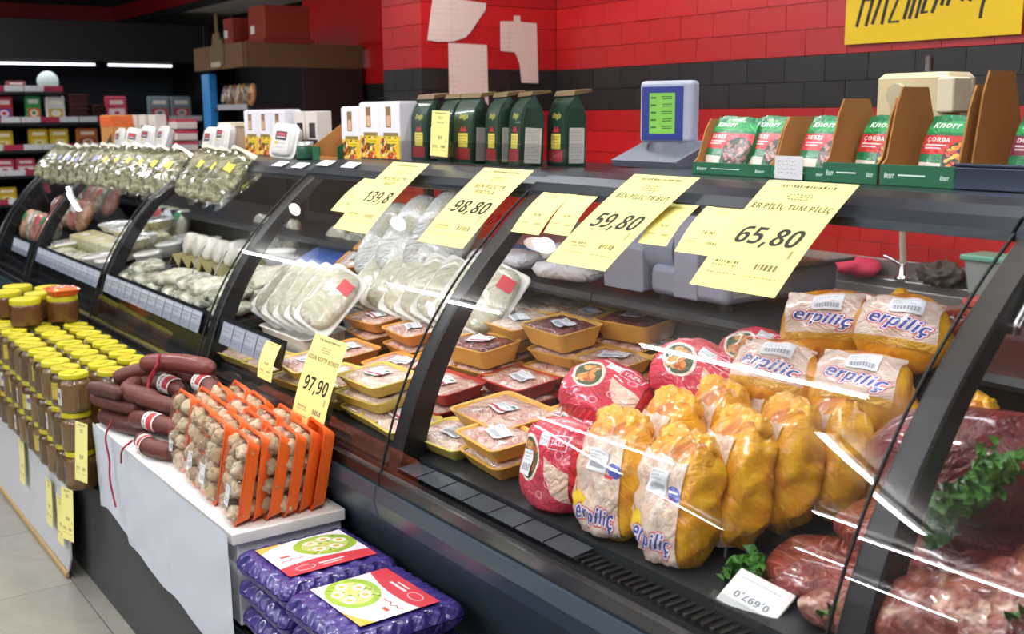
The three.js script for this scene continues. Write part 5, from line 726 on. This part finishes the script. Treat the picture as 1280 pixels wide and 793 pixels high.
// jars with yellow lids
{
  const honey = phys({ color: 0x6e5432, roughness: 0.14, clearcoat: 0.8, clearcoatRoughness: 0.08 }), honey2 = phys({ color: 0x574228, roughness: 0.14, clearcoat: 0.8, clearcoatRoughness: 0.08 }), lidM = std(0xc2b81c, 0.42), lidM2 = std(0xb8ac1e, 0.42);
  const labTex = canvasTex(128, 128, (g, w, h) => { g.fillStyle = '#b8a83a'; g.fillRect(0, 0, w, h); g.fillStyle = '#c8c4b8'; g.fillRect(70, 0, 58, h); g.fillStyle = '#6a6088'; g.fillRect(76, 30, 40, 40); smear(g, 10, 20, 70, 8, 0.5); smear(g, 10, 40, 60, 8, 0.5); smear(g, 100, 70, 50, 6, 0.5); smear(g, 170, 20, 70, 6, 0.5); smear(g, 170, 40, 70, 6, 0.5); }), labM = std(0xffffff, 0.4, { map: labTex });
  const r = 0.05, body = lathe([[0, 0], [0.044, 0], [0.049, 0.006], [0.05, 0.02], [0.0485, 0.03], [0.0485, 0.085], [0.05, 0.095], [0.046, 0.108], [0.04, 0.116], [0.04, 0.13], [0, 0.13]], 22);
  const lid = lathe([[0.043, 0.12], [0.0445, 0.121], [0.0445, 0.134], [0.042, 0.138], [0.034, 0.138], [0.032, 0.1345], [0, 0.1345]], 26), lab = new THREE.CylinderGeometry(0.0495, 0.0495, 0.06, 10, 1, true, 0, 1.1).translate(0, 0.058, 0), emb = box(0.05, 0.002, 0.008, 0.0008);
  const proto = (bm, lm) => { const t = new THREE.Group(); part(t, 'jar_body', body, bm); part(t, 'lid', lid, lm); part(t, 'label_band', lab, labM); part(t, 'lid_rib', emb, lm, [0, 0.1365, 0]); return t; };
  const P = [proto(honey, lidM), proto(honey2, lidM2)];
  const put = (x, y, z, k, label, group) => { const t = P[k % 2].clone(); t.name = numbered('spread_jar'); t.userData = { label, category: 'jar', group }; t.position.set(x, y, z); t.scale.set(1.04, 0.925, 1.04); t.rotation.y = rr(0, 6.28); scene.add(t); };
  const h = 0.1285, Y0 = 0.384, nx = 15, rows = [-0.838, -0.95, -1.062];
  for (let i = 0; i < nx; i++) for (let k = 0; k < 3; k++) for (let j = 0; j < 3; j++) {
    if (k < 2 && j > 0 && i > 0) continue;                 // only jars that show
    const O = ['first', 'second', 'third', 'fourth', 'fifth', 'sixth', 'seventh', 'eighth', 'ninth', 'tenth', 'eleventh', 'twelfth', 'thirteenth', 'fourteenth', 'fifteenth'][i], rw = ['aisle-side', 'middle', 'counter-side'][j];
    put(-3.65 - i * 0.109 + (j % 2) * 0.03 + rr(-0.005, 0.005), Y0 + k * h, rows[j] + rr(-0.004, 0.004), i + j, `yellow-lidded jar, ${O} from the sausages in the ${rw} row, ${['bottom', 'middle', 'top'][k]} layer`, k === 2 ? 'yellow-lidded jars, top layer' : 'yellow-lidded jars, lower layers');
  }
  // inner jars that carry the top layer
  const t = thing('jar_riser', 'cardboard riser inside the jar stack', 'box', [-4.55, Y0, -1.0]); part(t, 'riser_body', box(1.5, h * 2 - 0.004, 0.25, 0.004), M.card, [0, h - 0.002, -0.015]);
  // taller brown jars at the far end
  const b2 = lathe([[0, 0], [0.055, 0], [0.06, 0.008], [0.06, 0.03], [0.058, 0.035], [0.06, 0.04], [0.06, 0.08], [0.05, 0.092], [0, 0.092]], 24), l2 = lathe([[0.056, 0.085], [0.058, 0.087], [0.058, 0.104], [0.054, 0.108], [0, 0.106]], 26), bm = phys({ color: 0x5e3a1c, roughness: 0.2, clearcoat: 0.8 });
  [[-4.6, -0.9], [-4.72, -0.98], [-4.6, -1.04], [-4.85, -0.88], [-4.98, -0.95], [-4.86, -1.05]].forEach(([x, z], i) => { const t2 = thing('spread_jar', `wide brown jar with a yellow lid, ${['aisle-side next to the sausage end', 'in the middle next to the sausage end', 'under the orange dish', 'aisle-side farther from the sausages', 'in the middle farther from the sausages', 'counter-side farther from the sausages'][i]}`, 'jar', [x, Y0 + 3 * h + 0.001, z], [0, i, 0], 'wide brown jars on the top jars'); part(t2, 'jar_body', b2, bm); part(t2, 'lid', l2, lidM); });
  const o = thing('lid_dish', 'orange plastic dish lying on the wide brown jars', 'dish', [-4.6, Y0 + 3 * h + 0.11, -1.04]); part(o, 'dish', trayGeo(0.14, 0.11, 0.022, 0.02, 0.01, 0.005), phys({ color: 0xe05a1c, roughness: 0.3, clearcoat: 0.6 })); part(o, 'dish_cover', moundGeo(0.13, 0.1, 0.016, 3, 0.002), phys({ color: 0xe8783a, roughness: 0.2, clearcoat: 1 }), [0, 0.016, 0]);
  // boards and tags under the jars
  const bd = thing('cardboard_sign', 'white board with a worn cardboard edge standing under the jars', 'board', [-4.55, 0, -0.815], [-0.02, 0, 0]); part(bd, 'white_board', shapeXY([[-0.9, 0.02], [0.72, 0.03], [0.76, 0.09], [0.78, 0.345], [-0.9, 0.345]], 0.006), std(0xc9cbce, 0.7)); part(bd, 'cardboard_edge', box(1.62, 0.02, 0.012, 0.003), std(0xb89a6a, 0.9), [-0.1, 0.013, 0.004]);
  const tt = tagTex('39,90', [' '], false);
  [[-3.83, 0.2, 'yellow price tag on the white board, first beside its torn corner'], [-3.98, 0.22, 'yellow price tag on the white board, second beside its torn corner'], [-4.4, 0.26, 'yellow price tag on the far part of the white board']].forEach(([x, y, lab]) => solo('price_tag', lab, 'price tag', gridGeo(2, 8, (u, v) => [(u - 0.5) * 0.085, (v - 0.5) * 0.17, 0.006 * (1 - v) * (1 - v)]), tagPaper(tt), [x, y + 0.02, -0.802], [-0.02, 0, 0.02]));
  solo('price_tag', 'yellow price tag dangling at the corner of the jar stack', 'price tag', gridGeo(2, 8, (u, v) => [(u - 0.5) * 0.085, (v - 0.5) * 0.17, 0.01 * (1 - v)]), tagPaper(tt), [-3.615, 0.31, -0.783], [-0.03, 0.2, 0.06]);
  solo('price_tag', 'yellow price tag hanging between the jars and the sausages', 'price tag', gridGeo(2, 8, (u, v) => [(u - 0.5) * 0.085, (v - 0.5) * 0.19, 0.01 * (1 - v)]), tagPaper(tt), [-3.545, 0.53, -0.825], [-0.05, 0.2, 0.05]);
}
// egg packs
{
  const W = 0.27, D = 0.285, H = 0.068;
  const outline = (inset, amp) => { const o = rrect(W - 2 * inset, D - 2 * inset, 0.02, 6), out = []; for (let i = 0; i < o.length; i++) { const a = o[i], b = o[(i + 1) % o.length], l = Math.hypot(b[0] - a[0], b[1] - a[1]), n = l > 0.05 ? 48 : 1; for (let k = 0; k < n; k++) { const x = a[0] + (b[0] - a[0]) * k / n, z = a[1] + (b[1] - a[1]) * k / n, s = amp * Math.cos((l > 0.05 ? k / n : 0) * 6.2832 * 6), nx = (b[1] - a[1]) / l, nz = -(b[0] - a[0]) / l; out.push([x + nx * s, z + nz * s]); } } return out; };
  const pm = phys({ color: 0x3c2f7c, roughness: 0.35, clearcoat: 0.8, clearcoatRoughness: 0.12, bumpMap: bumpFilm, bumpScale: 0.002 });
  const lower = loft([[outline(0.024, 0.003), 0], [outline(0.014, 0.007), 0.014], [outline(0.004, 0.006), 0.029], [outline(0.001, 0.002), 0.033]], true, true, 1.2), upper = loft([[outline(0.001, 0.002), 0.036], [outline(0.004, 0.006), 0.04], [outline(0.01, 0.007), 0.054], [outline(0.018, 0.005), 0.062]], true, true, 1.2);
  const top = gridGeo(30, 30, (u, v) => { const x = (u - 0.5) * (W - 0.036), z = (0.5 - v) * (D - 0.036); return [x, 0.0615 + 0.0035 * (1 + Math.cos(x / W * 6.2832 * 6) * Math.cos(z / D * 6.2832 * 6)) * Math.min(1, 8 * Math.min(u, 1 - u, v, 1 - v)), z]; });
  const eggG = new THREE.SphereGeometry(0.013, 12, 8), eggM = std(0x9c92b4, 0.4);
  const labTex = canvasTex(384, 320, (g, w, h) => {
    g.fillStyle = '#eceaf0'; g.fillRect(0, 0, w, h); g.fillStyle = '#e2b440'; g.beginPath(); g.moveTo(0, 0); g.lineTo(150, 0); g.quadraticCurveTo(60, 20, 0, 60); g.fill();
    g.fillStyle = '#9cbc3a'; g.beginPath(); g.ellipse(260, 110, 132, 100, 0.2, 0, 7); g.fill(); g.fillStyle = '#c8d27a'; g.beginPath(); g.ellipse(258, 112, 98, 72, 0.2, 0, 7); g.fill(); for (let i = 0; i < 40; i++) { g.fillStyle = ['#6f9a2a', '#b8cc5a', '#dfe6a0'][i % 3]; g.beginPath(); g.ellipse(180 + R() * 160, 40 + R() * 140, 10, 6, R() * 3, 0, 7); g.fill(); }
    for (const [x, y] of [[210, 70], [280, 56], [330, 100], [290, 150], [220, 140]]) { g.fillStyle = '#f4f2ec'; g.beginPath(); g.ellipse(x, y, 30, 22, 0.4, 0, 7); g.fill(); g.fillStyle = '#eab43a'; g.beginPath(); g.ellipse(x, y, 14, 11, 0, 0, 7); g.fill(); }
    g.fillStyle = '#d2404c'; g.beginPath(); g.moveTo(0, h); g.lineTo(0, 236); g.quadraticCurveTo(150, 190, w, 250); g.lineTo(w, h); g.fill(); g.strokeStyle = '#f2d8da'; g.lineWidth = 4; g.beginPath(); g.ellipse(90, 272, 40, 22, 0, 0, 7); g.stroke(); g.fillStyle = '#f2e4e4'; g.fillRect(150, 262, 110, 12); g.fillRect(160, 284, 80, 8);
    g.strokeStyle = '#b03a44'; g.lineWidth = 5; g.beginPath(); g.moveTo(30, 190); g.bezierCurveTo(50, 150, 60, 200, 76, 170); g.bezierCurveTo(90, 150, 96, 196, 120, 172); g.lineTo(150, 176); g.stroke(); g.fillStyle = '#d8502a'; g.fillRect(46, 128, 40, 16);
  }), lm = phys({ map: labTex, roughness: 0.35, clearcoat: 0.7, clearcoatRoughness: 0.1 });
  const labG = gridGeo(16, 14, (u, v) => { const x = (u - 0.5) * 0.215, z = (0.5 - v) * 0.185; return [x, 0.0695 + 0.0008 * N3(x * 40, z * 40, 1), z]; });
  const pack = (label, pos, ry, spin, topOne, group) => {
    const t = thing('egg_pack', label, 'egg pack', pos, [0, ry, 0], group); part(t, 'lower_tray', lower, pm); part(t, 'upper_tray', upper, pm);
    for (let i = 0; i < 5; i++) part(t, 'egg', eggG, eggM, [-0.1 + i * 0.05, 0.034, D / 2 - 0.018]); for (let i = 0; i < 5; i++) part(t, 'egg', eggG, eggM, [W / 2 - 0.018, 0.034, -0.1 + i * 0.05]);
    if (topOne) { part(t, 'tray_top', top, pm); part(t, 'printed_label', labG, lm, [0, 0, 0], [0, spin, 0]); }
  };
  const yb = 0.385;
  for (let i = 0; i < 2; i++) pack(`purple egg pack, ${i ? 'second from top' : 'lowest'} in the stack beside the white table`, [-2.215 + rr(-0.006, 0.006), yb + i * 0.07, -1.005 + rr(-0.006, 0.006)], rr(-0.04, 0.04), 0, true, 'purple egg packs, lower in the stack beside the white table');
  pack('purple egg pack on top of the stack beside the white table', [-2.21, yb + 0.14, -1.003], 0.02, Math.PI / 2, true);
  for (let i = 0; i < 2; i++) pack(`purple egg pack, ${i ? 'second from top' : 'lowest'} in the stack away from the white table`, [-1.925 + rr(-0.006, 0.006), yb + i * 0.07, -1.005 + rr(-0.006, 0.006)], rr(-0.04, 0.04), 0, true, 'purple egg packs, lower in the stack away from the white table');
  pack('purple egg pack on top of the stack away from the white table', [-1.925, yb + 0.14, -1.0], 0.03, Math.PI, true);
}
// ---------------------------------------------------------------- papers, sign, far shelves
{
  const pt = canvasTex(192, 256, (g, w, h) => { g.fillStyle = '#d8c0b4'; g.fillRect(0, 0, w, h); for (let i = 0; i < 12; i++) smear(g, 24, 24 + i * 18, 80 + R() * 60, 3, 0.14); g.fillStyle = 'rgba(150,120,110,.25)'; g.fillRect(w * 0.62, 0, 2, h); });
  const sheet = (label, pts, pos) => { // outline in (z, y) on the side face of the pillar
    const sh = new THREE.Shape(); pts.forEach(([z, y], i) => (i ? sh.lineTo(-z, y) : sh.moveTo(-z, y))); const g = new THREE.ExtrudeGeometry(sh, { depth: 0.001, bevelEnabled: false }); g.rotateY(Math.PI / 2); const uv = g.attributes.uv; for (let i = 0; i < uv.count; i++) uv.setXY(i, uv.getX(i) * 3, uv.getY(i) * 3); const m = tagPaper(pt.clone()); m.map.wrapS = m.map.wrapT = THREE.RepeatWrapping; solo('paper_sheet', label, 'paper', g, m, pos); };
  sheet('torn paper sheet high on the pillar side, slanting at its right edge', [[-2.775, 2.12], [-3.075, 2.1], [-3.07, 2.07], [-2.98, 1.96], [-2.95, 1.935], [-2.88, 1.915], [-2.8, 1.912], [-2.74, 1.917]], [-4.561, 0, 0]);
  sheet('paper sheet with a fold line behind the dark green bags', [[-2.855, 1.908], [-3.075, 1.905], [-3.08, 1.62], [-2.855, 1.62]], [-4.561, 0, 0]);
  sheet('oddly cut paper sheet with a tab on the pillar side', [[-3.155, 2.02], [-3.235, 2.022], [-3.235, 2.05], [-3.275, 2.05], [-3.275, 2.022], [-3.375, 2.018], [-3.385, 1.726], [-3.28, 1.728], [-3.27, 1.82], [-3.24, 1.875], [-3.155, 1.878]], [-4.561, 0, 0]);
  const st = canvasTex(512, 256, (g, w, h) => {
    g.fillStyle = '#e3bc00'; g.fillRect(0, 0, w, h); g.strokeStyle = '#141008'; g.lineCap = 'butt';
    const L = (x0, y0, x1, y1, k = 10) => { g.lineWidth = k; g.beginPath(); g.moveTo(x0, y0); g.lineTo(x1, y1); g.stroke(); };
    const b = 212, tp = 40; const S = (x, y) => x + (b - y) * 0.28;                      // HAZIRLANIŞ in tall slanting strokes
    L(S(38, b), b, S(38, tp), tp); L(S(68, b), b, S(68, tp), tp); L(S(40, 146), 146, S(66, 146), 146, 5);
    L(88, b - 4, S(104, tp), tp); L(118, b - 2, S(110, tp), tp); L(106, 140, 142, 140, 5);
    L(140, b - 6, S(168, tp), tp, 8); L(138, b - 6, 172, b - 6, 5); L(150, tp, 214, tp, 6); L(160, 130, 176, 126, 4);
    L(186, b - 10, S(186, tp), tp); L(202, b - 10, S(202, tp), tp); L(222, b - 10, S(216, 120), 120, 9); L(S(204, 110), 110, S(224, 116), 116, 7); L(S(206, tp), tp, S(230, tp + 30), tp + 30, 8);
    L(238, b - 22, S(238, tp), tp); L(234, b - 22, 256, b - 24, 5);
    L(268, b - 20, S(280, tp), tp); L(294, b - 36, S(284, tp), tp); L(282, 130, 310, 126, 5);
    L(310, b - 34, S(310, tp), tp); L(S(312, tp), tp, 332, b - 50, 9); L(332, b - 50, S(332, tp), tp);
    L(350, b - 42, S(350, tp), tp); L(372, b - 40, S(372, tp), tp);
    g.lineWidth = 9; g.beginPath(); g.moveTo(404, b + 2); g.quadraticCurveTo(404, b - 40, 432, b - 90); g.quadraticCurveTo(446, b - 130, 420, b - 150); g.stroke();
  });
  const t = thing('wall_sign', 'yellow wall sign with hand-cut black letters', 'sign', [-2.414, 2.0, -3.488], [0, 0, -0.004]); part(t, 'board', box(0.7, 0.36, 0.006, 0.001), std(0xd8b200, 0.6)); part(t, 'lettering', new THREE.PlaneGeometry(0.7, 0.36), std(0xffffff, 0.6, { map: st }), [0, 0, 0.0036]);
}
// brown display unit at the end of the red wall
{
  const x0 = -7.35, x1 = -6.6, z0 = -3.46, z1 = -2.66, t = thing('display_unit', 'dark brown display unit with a blue post at the end of the red wall', 'display unit', [0, 0, 0]);
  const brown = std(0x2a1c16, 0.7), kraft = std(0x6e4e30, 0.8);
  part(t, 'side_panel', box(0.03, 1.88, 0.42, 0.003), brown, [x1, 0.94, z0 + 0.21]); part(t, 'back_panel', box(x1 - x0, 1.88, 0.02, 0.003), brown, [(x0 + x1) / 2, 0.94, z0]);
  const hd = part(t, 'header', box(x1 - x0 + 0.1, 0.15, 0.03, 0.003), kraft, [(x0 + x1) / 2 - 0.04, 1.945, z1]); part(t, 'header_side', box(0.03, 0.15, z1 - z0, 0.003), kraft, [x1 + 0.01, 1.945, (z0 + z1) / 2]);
  part(hd, 'skyline_cutout', shapeXY([[-0.12, 0], [0.12, 0], [0.12, 0.1], [0.09, 0.16], [0.06, 0.15], [0.05, 0.2], [0.03, 0.2], [0.02, 0.32], [0, 0.32], [-0.01, 0.19], [-0.05, 0.2], [-0.08, 0.12], [-0.12, 0.1]], 0.01), std(0x6a5a34, 0.7), [0.02, -0.05, 0.02]);
  part(hd, 'lettering', box(0.16, 0.03, 0.002, 0.0005), std(0xb8b098, 0.7), [0.0, -0.045, 0.026]);
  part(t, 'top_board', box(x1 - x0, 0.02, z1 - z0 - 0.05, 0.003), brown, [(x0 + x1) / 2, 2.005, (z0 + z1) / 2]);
  part(t, 'blue_post', box(0.13, 1.85, 0.06, 0.008), M.blue, [x0 + 0.05, 0.925, z1 - 0.03], null, 'bright blue corner post');
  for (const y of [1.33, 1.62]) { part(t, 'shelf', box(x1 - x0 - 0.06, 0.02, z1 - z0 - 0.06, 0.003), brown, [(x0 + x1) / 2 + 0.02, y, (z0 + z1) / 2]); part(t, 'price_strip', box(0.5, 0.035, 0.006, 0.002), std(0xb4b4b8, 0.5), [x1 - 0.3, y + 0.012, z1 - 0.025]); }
  const cols = [0x6a4a3a, 0x8c7a6a, 0x7a4a2a, 0xb0a498, 0x9a6a3a, 0x5a5448, 0xc08a50];
  for (const [y, n] of [[1.63, 7], [1.34, 6]]) for (let i = 0; i < n; i++) { const b = thing('snack_bag', 'small snack bag on the brown display unit', 'food bag', [x0 + 0.2 + i * 0.075, y + 0.076, z1 - 0.08], [-0.15, rr(-0.3, 0.3), 0], 'snack bags on the brown display unit'); const s = { hx: 0.034, hy: 0.075, hz: 0.02, p: 2.6, bump: 0.006, freq: 30, seed: i }; part(b, 'bag', packGeo({ ...s, nu: 14, nv: 10 }), phys({ color: cols[i], roughness: 0.3, clearcoat: 0.6 })); part(b, 'printed_label', patchGeo(s, -0.6, 0.6, -0.5, 0.1, 0.001, 5), std(cols[(i + 3) % 7], 0.5)); }
  const rb = std(0x8e2a16, 0.6);
  [[-6.72, 0.26, 0.2, 'larger red-orange carton on top of the brown display unit'], [-7.2, 0.16, 0.16, 'smaller red-orange carton on top of the brown display unit']].forEach(([x, w, h, lab]) => { const b = thing('carton', lab, 'box', [x, 2.0165, -2.95]); part(b, 'carton_body', box(w, h, 0.3, 0.004), rb, [0, h / 2 + 0.03, 0]); part(b, 'carton_base', box(w + 0.04, 0.03, 0.34, 0.004), std(0x84260f, 0.6), [0, 0.015, 0]); part(b, 'white_label', box(0.06, 0.05, 0.002, 0.0005), M.paper, [-w / 4, 0.09, 0.151]); });
}
// open wall chiller at the far end of the shop
{
  const X = -9.0, t = thing('wall_chiller', 'black open wall chiller with lit shelves at the far end', 'chiller', [X, 0, -1.2]);
  const blk = std(0x111519, 0.5), z = (q) => q + 1.2;
  part(t, 'back_wall', box(0.06, 2.2, 4.2, 0.004), std(0x1c242c, 0.6), [-0.8, 1.1, z(-1.2)]); part(t, 'canopy', box(0.85, 0.3, 4.2, 0.01), blk, [-0.4, 2.15, z(-1.2)]); part(t, 'base', box(0.9, 0.5, 4.2, 0.01), blk, [-0.4, 0.25, z(-1.2)]);
  part(t, 'end_wall', box(0.9, 2.3, 0.06, 0.006), blk, [-0.4, 1.15, z(-3.3)]);
  const lampM = std(0xffffff, 0.4, { emissive: 0xf2f6ff, emissiveIntensity: 2.2 });
  for (const [a, b] of [[-3.02, -2.52], [-2.42, -1.72], [-1.62, -0.9]]) { part(t, 'lamp_tube', cyl(0.009, 0.009, b - a, 12), lampM, [-0.02, 1.975, z((a + b) / 2)], [Math.PI / 2, 0, 0]); const l = new THREE.RectAreaLight(0xf2f6ff, LAMP.chillerTube, b - a, 0.04); l.position.set(-0.05, 1.955, z((a + b) / 2)); l.rotation.set(-Math.PI / 2, -0.6, Math.PI / 2); t.add(l); }
  const levels = [[1.79, -2.17, 0.95], [1.56, -3.25, 0.95], [1.355, -3.25, 0.95], [1.165, -3.25, 0.95], [0.95, -3.25, 0.95]];
  levels.forEach(([y, za, zb], li) => { part(t, 'shelf', box(0.55 - li * 0, 0.02, zb - za, 0.003), blk, [-0.3, y - 0.035, z((za + zb) / 2)]);
    const sR = std(0xa02848, 0.5), sW = std(0xc9ccd2, 0.5), seg = 0.14; for (let q = za; q < -1.2; q += seg) part(t, 'price_ticket', box(0.006, 0.042, seg - 0.006, 0.001), Math.floor((q - za) / seg + li) % 3 ? sW : sR, [-0.02, y, z(q + seg / 2)]); });
  const pal = [['#b02a3a', '#5a3a8a'], ['#2e8a4a', '#d8622a'], ['#d8d8d4', '#c8a83a'], ['#8a4a4a', '#5a2c30'], ['#c8a818', '#e0c840'], ['#c03a54', '#e8d8d8'], ['#b86a2a', '#8a3a2a'], ['#7a8a90', '#c8485a']];
  const tex = pal.map(([a, b], k) => std(0xffffff, 0.45, { map: canvasTex(96, 128, (g, w, h) => { g.fillStyle = a; g.fillRect(0, 0, w, h); g.fillStyle = b; g.fillRect(8, 60, w - 16, 50); g.fillStyle = 'rgba(245,240,230,.85)'; g.fillRect(14, 16, w - 28, 22); g.beginPath(); g.ellipse(w / 2, 84, 26, 18, 0, 0, 7); g.fill(); g.fillStyle = a; g.beginPath(); g.ellipse(w / 2, 84, 15, 10, 0, 0, 7); g.fill(); }) }));
  const side = pal.map(([a]) => std(a, 0.5));
  const pr = (y, zc, w, h, k, lab, grp) => { const b = thing('chilled_pack', lab, 'food pack', [X - 0.08, y - 0.024, zc], [0, Math.PI / 2, 0], grp); part(b, 'pack_body', box(w, h, 0.06, 0.012), side[k], [0, h / 2, -0.03]); part(b, 'printed_front', new THREE.PlaneGeometry(w * 0.92, h * 0.92), tex[k], [0, h / 2, 0.0006]); };
  const g = 'packs on the far chiller shelves';
  [[1.79, -1.62, 0.16, 0.09, 1], [1.79, -1.85, 0.14, 0.08, 3], [1.56, -1.75, 0.13, 0.2, 0], [1.56, -1.6, 0.12, 0.2, 0], [1.56, -1.96, 0.11, 0.21, 1], [1.56, -2.12, 0.14, 0.2, 2], [1.56, -2.58, 0.16, 0.2, 5], [1.56, -2.92, 0.17, 0.2, 7], [1.56, -3.1, 0.17, 0.2, 7], [1.355, -1.72, 0.16, 0.15, 4], [1.355, -1.98, 0.14, 0.16, 4], [1.355, -2.13, 0.14, 0.16, 4], [1.165, -1.72, 0.14, 0.13, 5], [1.165, -1.87, 0.14, 0.13, 5], [1.355, -2.34, 0.16, 0.16, 6], [1.355, -2.9, 0.18, 0.05, 5], [1.165, -2.9, 0.18, 0.14, 5], [1.165, -3.1, 0.18, 0.14, 7], [0.95, -1.72, 0.14, 0.13, 4], [0.95, -1.55, 0.14, 0.13, 0], [1.355, -1.5, 0.14, 0.15, 6]].forEach(([y, zc, w, h, k]) => pr(y, zc, w, h, k, ['red pack with a purple panel on the far chiller', 'green pack with an orange panel on the far chiller', 'pale pack with a golden panel on the far chiller', 'brown pack on the far chiller', 'yellow pack on the far chiller', 'pink-red pack on the far chiller', 'orange-brown pack on the far chiller', 'grey and red pack on the far chiller'][k], g + ', ' + ['red', 'green', 'pale', 'brown', 'yellow', 'pink', 'orange', 'grey'][k]));
  for (let i = 0; i < 6; i++) { const b = thing('meat_tub', 'flat brown tub in the tall pile on the far chiller', 'food tub', [X - 0.12, 1.537 + i * 0.036, -2.29], [0, 0, 0], 'pile of flat brown tubs on the far chiller'); part(b, 'tub', trayGeo(0.14, 0.15, 0.03), std(0x5a3434, 0.5)); part(b, 'tub_cover', box(0.13, 0.002, 0.14, 0.001), std(0x744848, 0.4), [0, 0.033, 0]); }
  for (let i = 0; i < 4; i++) { const b = thing('meat_tub', 'flat brown tub in the low pile on the far chiller', 'food tub', [X - 0.12, 1.537 + i * 0.034, -2.43], [0, 0, 0], 'low pile of flat brown tubs on the far chiller'); part(b, 'tub', trayGeo(0.13, 0.1, 0.028), std(0x4a2a2a, 0.5)); part(b, 'tub_cover', box(0.12, 0.002, 0.09, 0.001), std(0x6a4040, 0.4), [0, 0.031, 0]); }
  solo('round_cheese_box', 'round white cheese box standing on the top chiller shelf', 'food pack', lathe([[0, 0], [0.075, 0], [0.078, 0.01], [0.078, 0.04], [0.07, 0.048], [0, 0.05]], 24), std(0xc9d6d0, 0.4), [X - 0.12, 1.79 + 0.055, -2.08], [0, 0, -Math.PI / 2]);
}
solo('hanging_banner', 'blue hanging banner at the edge of the view', 'banner', box(0.5, 0.35, 0.01, 0.003), std(0x1d5aa8, 0.5), [-9.9, 2.46, -1.72]);
renderer.render(scene, camera);
